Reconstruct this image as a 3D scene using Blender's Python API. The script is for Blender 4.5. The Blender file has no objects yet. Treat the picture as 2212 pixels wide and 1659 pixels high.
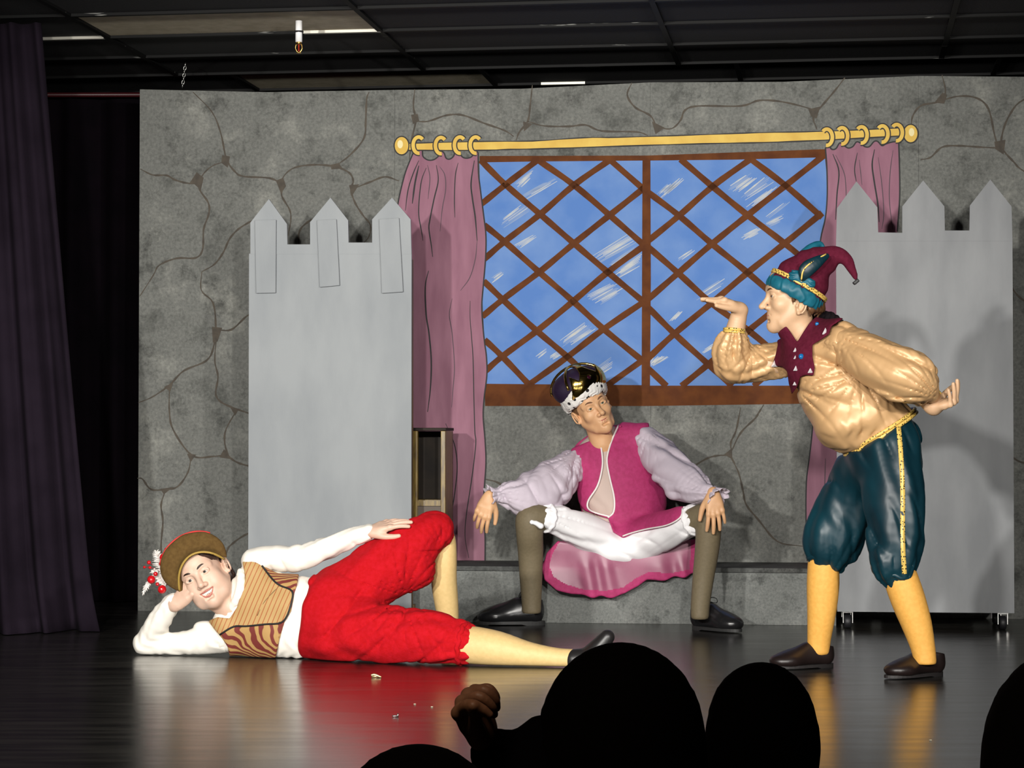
import bpy, bmesh, math, random
import numpy as np
from mathutils import Vector, Matrix

random.seed(7)
SC = bpy.context.scene
COL = SC.collection

# ------------------------------------------------------------------ camera, world, lights, exposure
F, CX, CY = 5000.0, 1106.0, 829.5          # pinhole of the 2212 x 1659 frame
CAMZ, PITCH = 0.80, math.radians(1.38)
cam_d = bpy.data.cameras.new('camera')
cam_d.sensor_width = 36.0
cam_d.lens = F / 2212.0 * 36.0
cam_d.clip_start = 0.05
cam_d.clip_end = 100
cam = bpy.data.objects.new('camera', cam_d)
COL.objects.link(cam)
cam.location = (0, 0, CAMZ)
cam.rotation_euler = (math.pi / 2 + PITCH, 0, 0)
SC.camera = cam

world = bpy.data.worlds.new('world')
SC.world = world
world.use_nodes = True
world.node_tree.nodes['Background'].inputs[0].default_value = (0.55, 0.6, 0.8, 1)
world.node_tree.nodes['Background'].inputs[1].default_value = 0.012

def spot(name, loc, aim, watts, deg, size, color, blend=0.5):
    d = bpy.data.lights.new(name, 'SPOT')
    d.energy = watts
    d.spot_size = math.radians(deg)
    d.spot_blend = blend
    d.shadow_soft_size = size
    d.color = color
    o = bpy.data.objects.new(name, d)
    COL.objects.link(o)
    o.location = loc
    o.rotation_euler = (Vector(aim) - Vector(loc)).to_track_quat('-Z', 'Y').to_euler()
    return o
LW = (1.0, 0.965, 0.915)
spot('stage_spotlight', (-2.9, 1.2, 2.02), (0.0, 9.4, 0.85), 1600, 44, 0.10, LW, 0.8)
spot('stage_spotlight', (-1.1, 0.7, 2.08), (-0.05, 9.4, 0.85), 1320, 44, 0.10, LW, 0.8)
spot('stage_spotlight', (1.1, 0.7, 2.08), (-0.05, 9.4, 0.85), 880, 44, 0.10, LW, 0.8)
spot('stage_spotlight', (2.8, 1.2, 2.02), (-0.10, 9.4, 0.85), 880, 44, 0.10, LW, 0.8)
fill = bpy.data.lights.new('audience_fill', 'AREA'); fill.energy = 18; fill.size = 0.6; fill.color = (1.0, 0.8, 0.6)  # added dim fill with no known fixture, brightens the raised fist
fill_o = bpy.data.objects.new('audience_fill', fill); COL.objects.link(fill_o); fill_o.location = (-0.6, 1.6, 2.5)

vs = SC.view_settings
vs.view_transform = 'Standard'
vs.look = 'None'
vs.exposure = 0.0
vs.gamma = 1.0
vs.use_curve_mapping = False

# ------------------------------------------------------------------ geometry of the view (only to measure real places from the photograph)
_c, _s = math.cos(PITCH), math.sin(PITCH)
RIGHT, FWD, UP = np.array([1., 0, 0]), np.array([0, _c, _s]), np.array([0, -_s, _c])
CAM = np.array([0, 0, CAMZ])

def ray(px, py):
    return RIGHT * (px - CX) / F + UP * (CY - py) / F + FWD
def P(px, py, Y):
    d = ray(px, py)
    return CAM + d * (Y / d[1])
def FL(px, py, z=0.0):
    d = ray(px, py)
    return CAM + d * ((z - CAMZ) / d[2])
def m_px(r, Y):
    return r * Y / F
def proj(X, Y, Z):
    vz = Z - CAMZ
    zc = Y * _c + vz * _s
    return CX + F * X / zc, CY - F * (-Y * _s + vz * _c) / zc

YAW = math.radians(7.0)
WY = 10.64
SETM = Matrix.Translation((0, WY, 0)) @ Matrix.Rotation(-YAW, 4, 'Z')
_u = np.array([math.cos(YAW), -math.sin(YAW), 0])
_n = np.array([math.sin(YAW), math.cos(YAW), 0])      # away from the audience
def WP(px, py, off=0.0):
    """photo point -> (u, z) on the plane parallel to the painted wall, off metres in front of it"""
    d = ray(px, py)
    p0 = np.array([0, WY, 0]) - _n * off
    t = np.dot(p0 - CAM, _n) / np.dot(d, _n)
    q = CAM + d * t
    return float(np.dot(q - np.array([0, WY, 0]), _u)), float(q[2])

# ------------------------------------------------------------------ materials
MATS = {}
def mat(name, col, rough=0.6, metal=0.0, spec=0.5, col2=None, nscale=20.0, detail=4.0, lo=0.35, hi=0.65,
        bump=0.0, bscale=80.0, sheen=0.0, emit=None, stretch=None, coat=0.0):
    if name in MATS:
        return MATS[name]
    m = bpy.data.materials.new(name)
    m.use_nodes = True
    nt = m.node_tree
    b = nt.nodes['Principled BSDF']
    b.inputs['Base Color'].default_value = (*col, 1)
    b.inputs['Roughness'].default_value = rough
    b.inputs['Metallic'].default_value = metal
    b.inputs['Specular IOR Level'].default_value = spec
    if sheen:
        b.inputs['Sheen Weight'].default_value = sheen
        b.inputs['Sheen Roughness'].default_value = 0.4
        b.inputs['Sheen Tint'].default_value = (*col, 1)
    if coat:
        b.inputs['Coat Weight'].default_value = coat
        b.inputs['Coat Roughness'].default_value = 0.15
    tc = nt.nodes.new('ShaderNodeTexCoord')
    mp = nt.nodes.new('ShaderNodeMapping')
    if stretch:
        mp.inputs['Scale'].default_value = stretch
    nt.links.new(tc.outputs['Object'], mp.inputs['Vector'])
    if col2 is not None:
        n = nt.nodes.new('ShaderNodeTexNoise')
        n.inputs['Scale'].default_value = nscale
        n.inputs['Detail'].default_value = detail
        r = nt.nodes.new('ShaderNodeValToRGB')
        r.color_ramp.elements[0].position = lo
        r.color_ramp.elements[0].color = (*col, 1)
        r.color_ramp.elements[1].position = hi
        r.color_ramp.elements[1].color = (*col2, 1)
        nt.links.new(mp.outputs[0], n.inputs['Vector'])
        nt.links.new(n.outputs['Fac'], r.inputs['Fac'])
        nt.links.new(r.outputs['Color'], b.inputs['Base Color'])
    if bump:
        n2 = nt.nodes.new('ShaderNodeTexNoise')
        n2.inputs['Scale'].default_value = bscale
        n2.inputs['Detail'].default_value = 3
        bp = nt.nodes.new('ShaderNodeBump')
        bp.inputs['Strength'].default_value = bump
        bp.inputs['Distance'].default_value = 0.004
        nt.links.new(mp.outputs[0], n2.inputs['Vector'])
        nt.links.new(n2.outputs['Fac'], bp.inputs['Height'])
        nt.links.new(bp.outputs[0], b.inputs['Normal'])
    MATS[name] = m
    return m

def lin(*rgb):
    return tuple(((c / 255) / 12.92 if c / 255 <= 0.04045 else ((c / 255 + 0.055) / 1.055) ** 2.4) for c in rgb)

# ------------------------------------------------------------------ object helpers
def tag(o, label=None, cat=None, group=None, kind=None):
    if label: o['label'] = label
    if cat: o['category'] = cat
    if group: o['group'] = group
    if kind: o['kind'] = kind
    return o
def empty(name, loc=(0, 0, 0), label=None, cat=None, group=None):
    o = bpy.data.objects.new(name, None)
    o.empty_display_size = 0.1
    COL.objects.link(o)
    o.location = loc
    return tag(o, label, cat, group)
def wmat(o):
    b = o.matrix_basis.copy()
    return b if o.parent is None else wmat(o.parent) @ o.matrix_parent_inverse @ b
def place(o, parent, local=False):
    """parent o; its mesh is in world coordinates unless local"""
    if parent is not None:
        o.parent = parent
        if not local:
            o.matrix_parent_inverse = wmat(parent).inverted()
    return o
def mesh_np(name, v, faces, mats, parent=None, local=False, smooth=True, midx=None, link=True):
    """v (n,3) array, faces (m,4) int array of quads (or list of tuples)"""
    me = bpy.data.meshes.new(name)
    v = np.asarray(v, np.float32)
    if isinstance(faces, np.ndarray):
        nf, k = faces.shape
        me.vertices.add(len(v)); me.vertices.foreach_set('co', v.ravel())
        me.loops.add(nf * k); me.loops.foreach_set('vertex_index', faces.astype(np.int32).ravel())
        me.polygons.add(nf)
        me.polygons.foreach_set('loop_start', np.arange(0, nf * k, k, dtype=np.int32))
        me.update(calc_edges=True)
    else:
        me.from_pydata(v.tolist(), [], [tuple(f) for f in faces])
    if not isinstance(mats, (list, tuple)):
        mats = [mats]
    for m in mats:
        me.materials.append(m)
    n = len(me.polygons)
    me.polygons.foreach_set('use_smooth', np.full(n, smooth, dtype=bool))
    if midx is not None:
        me.polygons.foreach_set('material_index', np.asarray(midx, np.int32))
    me.validate()
    me.update()
    o = bpy.data.objects.new(name, me)
    COL.objects.link(o)
    return place(o, parent, local)

def box_geo(lo, hi):
    x0, y0, z0 = lo; x1, y1, z1 = hi
    v = [(x0, y0, z0), (x1, y0, z0), (x1, y1, z0), (x0, y1, z0), (x0, y0, z1), (x1, y0, z1), (x1, y1, z1), (x0, y1, z1)]
    f = [(0, 3, 2, 1), (4, 5, 6, 7), (0, 1, 5, 4), (1, 2, 6, 5), (2, 3, 7, 6), (3, 0, 4, 7)]
    return v, f
def bevel_obj(o, w=0.004, seg=2):
    md = o.modifiers.new('bevel', 'BEVEL'); md.width = w; md.segments = seg; md.limit_method = 'ANGLE'
    return o
def box(name, lo, hi, m, parent=None, local=False, bevel=0.0):
    v, f = box_geo(lo, hi)
    o = mesh_np(name, v, f, m, parent, local, smooth=False)
    return bevel_obj(o, bevel) if bevel else o
def merge_geo(parts):
    V, Fc = [], []
    for v, f in parts:
        n = len(V); V += [tuple(p) for p in v]; Fc += [tuple(i + n for i in q) for q in f]
    return V, Fc
def prism(name, pts, y0, y1, m, parent=None, local=True):
    """polygon in (x,z), from depth y0 (front) to y1"""
    a = sum(pts[i][0] * pts[(i + 1) % len(pts)][1] - pts[(i + 1) % len(pts)][0] * pts[i][1] for i in range(len(pts)))
    if a < 0: pts = pts[::-1]
    n = len(pts)
    v = [(p[0], y0, p[1]) for p in pts] + [(p[0], y1, p[1]) for p in pts]
    f = [tuple(range(n)), tuple(range(2 * n - 1, n - 1, -1))]
    f += [(i, i + n, (i + 1) % n + n, (i + 1) % n) for i in range(n)]
    return mesh_np(name, v, f, m, parent, local, smooth=False)
def catmull(pts, n=6):
    pts = [np.array(p, float) for p in pts]
    if len(pts) < 3: n = 2
    q = [2 * pts[0] - pts[1]] + pts + [2 * pts[-1] - pts[-2]]
    out = []
    for i in range(1, len(q) - 2):
        p0, p1, p2, p3 = q[i - 1], q[i], q[i + 1], q[i + 2]
        for k in range(n):
            t = k / n
            out.append(0.5 * ((2 * p1) + (-p0 + p2) * t + (2 * p0 - 5 * p1 + 4 * p2 - p3) * t * t + (-p0 + 3 * p1 - 3 * p2 + p3) * t ** 3))
    out.append(q[-2])
    return out
def ribbon(name, pts, w, y, m, parent, smooth=5, thick=0.0006, taper=True, wob=0.0):
    """painted stroke in (u,z) as a thin raised strip; w in metres"""
    c = catmull(pts, smooth) if smooth else [np.array(p, float) for p in pts]
    n = len(c)
    v, f = [], []
    for i in range(n):
        t = c[min(i + 1, n - 1)] - c[max(i - 1, 0)]
        t = t / (np.linalg.norm(t) + 1e-9)
        nn = np.array([-t[1], t[0]])
        k = 1.0
        if taper:
            k = 0.45 + 0.55 * min(1, 4 * min(i, n - 1 - i) / max(n - 1, 1))
        k *= 1 + wob * math.sin(i * 1.7 + pts[0][0] * 50)
        a, b = c[i] + nn * w * k / 2, c[i] - nn * w * k / 2
        v += [(a[0], y, a[1]), (b[0], y, b[1]), (a[0], y + thick, a[1]), (b[0], y + thick, b[1])]
    for i in range(n - 1):
        o = 4 * i
        f += [(o, o + 1, o + 5, o + 4), (o + 2, o + 6, o + 7, o + 3), (o, o + 4, o + 6, o + 2), (o + 1, o + 3, o + 7, o + 5)]
    f += [(0, 2, 3, 1), (4 * n - 4, 4 * n - 3, 4 * n - 1, 4 * n - 2)]
    return mesh_np(name, v, f, m, parent, True, smooth=False)
def tube_geo(pts, r, seg=8, closed=False):
    """world-space tube along pts; r scalar or list"""
    pts = [np.array(p, float) for p in pts]
    n = len(pts)
    rr = [r] * n if np.isscalar(r) else list(r)
    v, f = [], []
    up = None
    for i in range(n):
        t = (pts[(i + 1) % n] - pts[i - 1]) if closed else (pts[min(i + 1, n - 1)] - pts[max(i - 1, 0)])
        t = t / (np.linalg.norm(t) + 1e-12)
        if up is None:
            up = np.cross(t, [0, 0, 1.0])
            if np.linalg.norm(up) < 0.1: up = np.cross(t, [1.0, 0, 0])
        up = up - t * np.dot(up, t); up /= np.linalg.norm(up)
        bn = np.cross(t, up)
        for k in range(seg):
            a = 2 * math.pi * k / seg
            v.append(pts[i] + rr[i] * (math.cos(a) * up + math.sin(a) * bn))
    for i in range(n if closed else n - 1):
        j = (i + 1) % n
        for k in range(seg):
            f.append((i * seg + k, i * seg + (k + 1) % seg, j * seg + (k + 1) % seg, j * seg + k))
    if not closed:
        f.append(tuple(range(seg - 1, -1, -1)))
        f.append(tuple(range((n - 1) * seg, n * seg)))
    return [tuple(p) for p in v], f
def tube(name, pts, r, m, parent=None, seg=8, closed=False, local=False, smooth_n=0):
    if smooth_n:
        if not np.isscalar(r):
            rr = catmull([(x, 0) for x in r], smooth_n); r = [x[0] for x in rr]
        pts = catmull(pts, smooth_n)
    v, f = tube_geo(pts, r, seg, closed)
    return mesh_np(name, v, f, m, parent, local)

# ------------------------------------------------------------------ signed-distance modelling: smooth unions of rounded shapes -> one continuous mesh
def A3(p): return np.asarray(p, float)
class Sdf:
    def __init__(s):
        s.ops = []; s.lo = np.full(3, 1e9); s.hi = np.full(3, -1e9)
    def _bb(s, lo, hi):
        s.lo = np.minimum(s.lo, lo); s.hi = np.maximum(s.hi, hi)
    def tube(s, pts, rad, k=0.02, flat=None, fold=None, mode='add', seg_k=0.0):
        """chain of round cones. flat=(normal, q) squashes along normal; fold=(amp, n, twist) ripples round the axis"""
        pts = [A3(p) for p in pts]; rad = list(rad)
        if seg_k > 0 and len(pts) > 2:
            q = catmull([np.append(p, r) for p, r in zip(pts, rad)], 4)
            pts = [p[:3] for p in q]; rad = [max(float(p[3]), 0.0008) for p in q]; seg_k = 0.0
        lo = np.min([p - r for p, r in zip(pts, rad)], axis=0); hi = np.max([p + r for p, r in zip(pts, rad)], axis=0)
        if mode == 'add': s._bb(lo, hi)
        s.ops.append(('tube', mode, k, lo, hi, (pts, rad, flat, fold, seg_k)))
        return s
    def ball(s, c, r, k=0.02, mode='add'):
        return s.ell(c, (r, r, r), None, k, mode)
    def ell(s, c, r, R=None, k=0.02, mode='add'):
        c = A3(c); m = max(r)
        if mode == 'add': s._bb(c - m, c + m)
        s.ops.append(('ell', mode, k, c - m, c + m, (c, A3(r), None if R is None else A3(R))))
        return s
    def box(s, c, h, R=None, rd=0.01, k=0.01, mode='add'):
        c = A3(c); m = float(np.linalg.norm(h))
        if mode == 'add': s._bb(c - m, c + m)
        s.ops.append(('box', mode, k, c - m, c + m, (c, A3(h), None if R is None else A3(R), rd)))
        return s
    def plane(s, p, n, k=0.0):
        """keep the side the normal points away from"""
        n = A3(n) / np.linalg.norm(n)
        s.ops.append(('plane', 'int', k, None, None, (A3(p), n)))
        return s
    def fn(s, f):
        s.ops.append(('fn', None, 0, None, None, f))
        return s
    def wrinkle(s, d, wl, amp, warp=0.6, seed=0.0, power=1.0, where=None):
        d = A3(d) / np.linalg.norm(d)
        e = np.cross(d, [0.3, 0.9, 0.4]); e /= np.linalg.norm(e)
        g = np.cross(d, e)
        w = 2 * math.pi / wl
        def f(D, X, Y, Z):
            a = (X * d[0] + Y * d[1] + Z * d[2]) * w
            b = (X * e[0] + Y * e[1] + Z * e[2]) * w * 0.45
            c = (X * g[0] + Y * g[1] + Z * g[2]) * w * 0.37
            q = np.sin(a + warp * 2.2 * np.sin(b + seed) + warp * 1.7 * np.sin(c + 2 * seed + 1)) * (0.6 + 0.4 * np.sin(b * 0.8 + c * 0.9 + seed))
            if power != 1: q = np.sign(q) * np.abs(q) ** power
            if where is not None: q = q * where(X, Y, Z)
            return D + amp * q
        return s.fn(f)
    def crease(s, d, wl, amp, warp=0.6, seed=0.0, sharp=3.0, where=None):
        """narrow valleys between broad flat areas, like folded cloth"""
        d = A3(d) / np.linalg.norm(d)
        e = np.cross(d, [0.3, 0.9, 0.4]); e /= np.linalg.norm(e)
        g = np.cross(d, e)
        w = math.pi / wl
        def f(D, X, Y, Z):
            a = (X * d[0] + Y * d[1] + Z * d[2]) * w
            b = (X * e[0] + Y * e[1] + Z * e[2]) * w * 0.26
            c = (X * g[0] + Y * g[1] + Z * g[2]) * w * 0.22
            v = np.abs(np.sin(a + warp * 1.6 * np.sin(b + seed) + warp * 1.3 * np.sin(c + 2 * seed + 1)))
            q = (1 - v) ** sharp * np.clip(0.45 + 0.85 * np.sin(b * 1.6 - c * 1.3 + 3 * seed), 0, 1)
            if where is not None: q = q * where(X, Y, Z)
            return D + amp * q
        return s.fn(f)
    def radial(s, c, n, amp, r0, r1, seed=0.0, sharp=3.0, axis=(0, 1, 0)):
        """creases running out from a gathered point (seen along axis), fading between r0 and r1"""
        ax = A3(axis) / np.linalg.norm(axis)
        e = np.cross(ax, [0.1, 0.2, 1.0]); e /= np.linalg.norm(e); g = np.cross(ax, e); c = A3(c)
        def f(D, X, Y, Z):
            u = (X - c[0]) * e[0] + (Y - c[1]) * e[1] + (Z - c[2]) * e[2]
            v = (X - c[0]) * g[0] + (Y - c[1]) * g[1] + (Z - c[2]) * g[2]
            r = np.sqrt(u * u + v * v) + 1e-6
            th = np.arctan2(v, u)
            q = (1 - np.abs(np.sin(n * 0.5 * th + seed + 0.9 * np.sin(9 * r + seed) * 0.5 + 0.5 * np.sin(3 * th + seed)))) ** sharp
            q = q * (0.45 + 0.55 * np.sin(2.3 * th * 1.0 + 3 * seed) ** 2)
            return D + amp * q * np.clip((r1 - r) / (r1 - r0), 0, 1) * np.clip(r / 0.03, 0, 1)
        return s.fn(f)
    def field(s, h, pad=0.03, lo=None, hi=None):
        lo = (s.lo if lo is None else A3(lo)) - pad; hi = (s.hi if hi is None else A3(hi)) + pad
        n = np.ceil((hi - lo) / h).astype(int) + 1
        xs = [(lo[i] + h * np.arange(n[i])).astype(np.float32) for i in range(3)]
        D = np.full(n, 1.0, np.float32)
        X, Y, Z = xs[0][:, None, None], xs[1][None, :, None], xs[2][None, None, :]
        for typ, mode, k, a, b, arg in s.ops:
            if typ == 'fn':
                D = arg(D, X, Y, Z).astype(np.float32); continue
            if typ == 'plane':
                p, nn = arg
                d = (X - p[0]) * nn[0] + (Y - p[1]) * nn[1] + (Z - p[2]) * nn[2]
                D = smax(D, d, k).astype(np.float32); continue
            q = k + 0.03
            i0 = np.maximum(np.floor((a - q - lo) / h).astype(int), 0); i1 = np.minimum(np.ceil((b + q - lo) / h).astype(int) + 1, n)
            if np.any(i1 <= i0): continue
            sl = tuple(slice(i0[i], i1[i]) for i in range(3))
            x, y, z = X[sl[0]], Y[:, sl[1]], Z[:, :, sl[2]]
            d = getattr(s, '_' + typ)(x, y, z, *arg)
            if mode == 'add': D[sl] = smin(D[sl], d, k)
            elif mode == 'sub': D[sl] = smax(D[sl], -d, k)
        return D, lo, h
    def _ell(s, x, y, z, c, r, R):
        dx, dy, dz = x - c[0], y - c[1], z - c[2]
        if R is not None:
            dx, dy, dz = (dx * R[0, 0] + dy * R[1, 0] + dz * R[2, 0], dx * R[0, 1] + dy * R[1, 1] + dz * R[2, 1], dx * R[0, 2] + dy * R[1, 2] + dz * R[2, 2])
        k0 = np.sqrt((dx / r[0]) ** 2 + (dy / r[1]) ** 2 + (dz / r[2]) ** 2)
        k1 = np.sqrt((dx / r[0] ** 2) ** 2 + (dy / r[1] ** 2) ** 2 + (dz / r[2] ** 2) ** 2) + 1e-9
        return k0 * (k0 - 1) / k1
    def _box(s, x, y, z, c, hh, R, rd):
        dx, dy, dz = x - c[0], y - c[1], z - c[2]
        if R is not None:
            dx, dy, dz = (dx * R[0, 0] + dy * R[1, 0] + dz * R[2, 0], dx * R[0, 1] + dy * R[1, 1] + dz * R[2, 1], dx * R[0, 2] + dy * R[1, 2] + dz * R[2, 2])
        qx, qy, qz = np.abs(dx) - hh[0] + rd, np.abs(dy) - hh[1] + rd, np.abs(dz) - hh[2] + rd
        return np.sqrt(np.maximum(qx, 0) ** 2 + np.maximum(qy, 0) ** 2 + np.maximum(qz, 0) ** 2) + np.minimum(np.maximum(qx, np.maximum(qy, qz)), 0) - rd
    def _tube(s, x, y, z, pts, rad, flat, fold, seg_k):
        best = None
        if fold:
            L = np.concatenate([[0], np.cumsum([np.linalg.norm(pts[i + 1] - pts[i]) for i in range(len(pts) - 1)])])
            ref = np.array([0.0, -1.0, 0.0])
        for i in range(len(pts) - 1):
            a, b, ra, rb = pts[i], pts[i + 1], rad[i], rad[i + 1]
            ab = b - a
            dx, dy, dz = x - a[0], y - a[1], z - a[2]
            if flat is not None:
                n, q = A3(flat[0]), flat[1]
                n = n / np.linalg.norm(n)
                t0 = (dx * n[0] + dy * n[1] + dz * n[2]) * (1 / q - 1)
                dx, dy, dz = dx + n[0] * t0, dy + n[1] * t0, dz + n[2] * t0
                ab = ab + n * np.dot(ab, n) * (1 / q - 1)
            l2 = float(np.dot(ab, ab)) + 1e-12
            t = np.clip((dx * ab[0] + dy * ab[1] + dz * ab[2]) / l2, 0, 1)
            ex, ey, ez = dx - t * ab[0], dy - t * ab[1], dz - t * ab[2]
            d = np.sqrt(ex * ex + ey * ey + ez * ez) - (ra + t * (rb - ra))
            if fold:
                amp, nf, tw = fold[:3]
                tn = ab / math.sqrt(l2)
                e1 = ref - tn * np.dot(ref, tn)
                e1 /= np.linalg.norm(e1) + 1e-9
                e2 = np.cross(tn, e1)
                th = np.arctan2(ex * e2[0] + ey * e2[1] + ez * e2[2], ex * e1[0] + ey * e1[1] + ez * e1[2])
                sl = L[i] + t * (L[i + 1] - L[i])
                d = d + amp * np.sin(nf * th + tw * sl + 1.3 * np.sin(2 * th + 9 * sl)) * (0.65 + 0.35 * np.sin(3 * th + 14 * sl))
            best = d if best is None else (smin(best, d, seg_k) if seg_k else np.minimum(best, d))
        return best
def smin(a, b, k):
    if k <= 0: return np.minimum(a, b)
    h = np.maximum(k - np.abs(a - b), 0) / k
    return np.minimum(a, b) - h * h * k * 0.25
def smax(a, b, k): return -smin(-a, -b, k)

def nets(D, lo, h):
    """surface nets: verts, quads"""
    ins = D < 0
    nx, ny, nz = D.shape
    c = np.zeros((nx - 1, ny - 1, nz - 1), np.uint8)
    for i in (0, 1):
        for j in (0, 1):
            for k in (0, 1):
                c += ins[i:nx - 1 + i, j:ny - 1 + j, k:nz - 1 + k]
    act = (c > 0) & (c < 8)
    ix = np.argwhere(act)
    if len(ix) == 0: return np.zeros((0, 3)), np.zeros((0, 4), int)
    idx = np.full(act.shape, -1, np.int32); idx[act] = np.arange(len(ix))
    pos = np.zeros((len(ix), 3)); cnt = np.zeros(len(ix))
    I, J, K = ix[:, 0], ix[:, 1], ix[:, 2]
    cor = {(a, b, e): D[I + a, J + b, K + e] for a in (0, 1) for b in (0, 1) for e in (0, 1)}
    for p in cor:
        for ax in range(3):
            if p[ax] == 0:
                q = list(p); q[ax] = 1; q = tuple(q)
                d0, d1 = cor[p], cor[q]
                m = (d0 < 0) != (d1 < 0)
                t = np.where(m, d0 / np.where(m, d0 - d1, 1), 0)
                pt = np.tile(np.array(p, float), (len(ix), 1)); pt[:, ax] = t
                pos += pt * m[:, None]; cnt += m
    V = lo + h * (ix + pos / cnt[:, None])
    Q = []
    for ax in range(3):
        b, c2 = (ax + 1) % 3, (ax + 2) % 3
        s0 = [slice(None)] * 3; s1 = [slice(None)] * 3
        s0[ax] = slice(0, -1); s1[ax] = slice(1, None)
        for s_ in (s0, s1):
            s_[b] = slice(1, -1); s_[c2] = slice(1, -1)
        a0, a1 = ins[tuple(s0)], ins[tuple(s1)]
        e = np.argwhere(a0 != a1)
        if len(e) == 0: continue
        flip = ~a0[a0 != a1]
        e = e.copy(); e[:, b] += 1; e[:, c2] += 1
        def cell(db, dc):
            t = e.copy(); t[:, b] += db; t[:, c2] += dc
            return idx[t[:, 0], t[:, 1], t[:, 2]]
        q = np.stack([cell(-1, -1), cell(0, -1), cell(0, 0), cell(-1, 0)], 1)
        q[flip] = q[flip][:, ::-1]
        Q.append(q)
    Q = np.concatenate(Q)
    Q = Q[(Q >= 0).all(1)]
    return V, Q
def relax(V, Q, it=1, w=0.5):
    for _ in range(it):
        S = np.zeros_like(V); N = np.zeros(len(V))
        for i in range(4):
            a, b = Q[:, i], Q[:, (i + 1) % 4]
            for j in range(3):
                S[:, j] += np.bincount(a, V[b, j], len(V)) + np.bincount(b, V[a, j], len(V))
            N += np.bincount(a, minlength=len(V)) + np.bincount(b, minlength=len(V))
        V = V * (1 - w) + w * S / np.maximum(N, 1)[:, None]
    return V
def sdf_mesh(S, h, it=1, pad=0.03):
    D, lo, h = S.field(h, pad)
    V, Q = nets(D, lo, h)
    return relax(V, Q, it), Q
def sdf_obj(name, S, h, m, parent=None, it=1, sel=None, pad=0.03, M=None):
    """sel(centres, V, Q) -> material index; M = local-to-world (3x3, origin, scale)"""
    V, Q = sdf_mesh(S, h, it, pad)
    midx = None
    if sel is not None:
        midx = sel(V[Q].mean(1))
    if M is not None: V = M(V)
    return mesh_np(name, V, Q, m, parent, midx=midx)

def poly_dist(px, py, poly):
    """signed distance (pixels) to a closed polygon, negative inside"""
    poly = np.asarray(poly, float)
    d = np.full(np.broadcast(px, py).shape, 1e9, np.float32); ins = np.zeros(d.shape, bool)
    n = len(poly)
    for i in range(n):
        a, b = poly[i], poly[(i + 1) % n]
        e = b - a
        wx, wy = px - a[0], py - a[1]
        t = np.clip((wx * e[0] + wy * e[1]) / (e @ e + 1e-9), 0, 1)
        d = np.minimum(d, (wx - t * e[0]) ** 2 + (wy - t * e[1]) ** 2)
        c = (a[1] > py) != (b[1] > py)
        xi = (b[0] - a[0]) * (py - a[1]) / ((b[1] - a[1]) if abs(b[1] - a[1]) > 1e-9 else 1e-9) + a[0]
        ins ^= c & (px < xi)
    return np.where(ins, -1, 1) * np.sqrt(d)
def frame(x, z):
    """orthonormal columns x, y, z from main axis x and approximate z"""
    x = A3(x) / np.linalg.norm(x); z = A3(z); z = z - x * np.dot(x, z); z /= np.linalg.norm(z)
    return np.stack([x, np.cross(z, x), z], 1)
def into(O, R, sc=1.0):
    return lambda V: A3(O) + sc * (A3(V) @ A3(R).T)
def joined(name, geos, m, parent):
    V = np.concatenate([g[0] for g in geos]); o = 0; Q = []
    for v, q in geos:
        Q.append(q + o); o += len(v)
    return mesh_np(name, V, np.concatenate(Q), m, parent)

# ================================================================== THE SETTING
m_black = mat('black_paint', (0.012, 0.012, 0.013), 0.55, col2=(0.02, 0.019, 0.018), nscale=6)
m_drape = mat('dark_purple_velour', (0.0095, 0.0062, 0.011), 0.95, spec=0.1, col2=(0.015, 0.010, 0.017), nscale=4, bump=0.2, bscale=150)
m_drape2 = mat('black_velour', (0.003, 0.0022, 0.0034), 0.95, spec=0.05, col2=(0.005, 0.003, 0.005), nscale=5)

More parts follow.
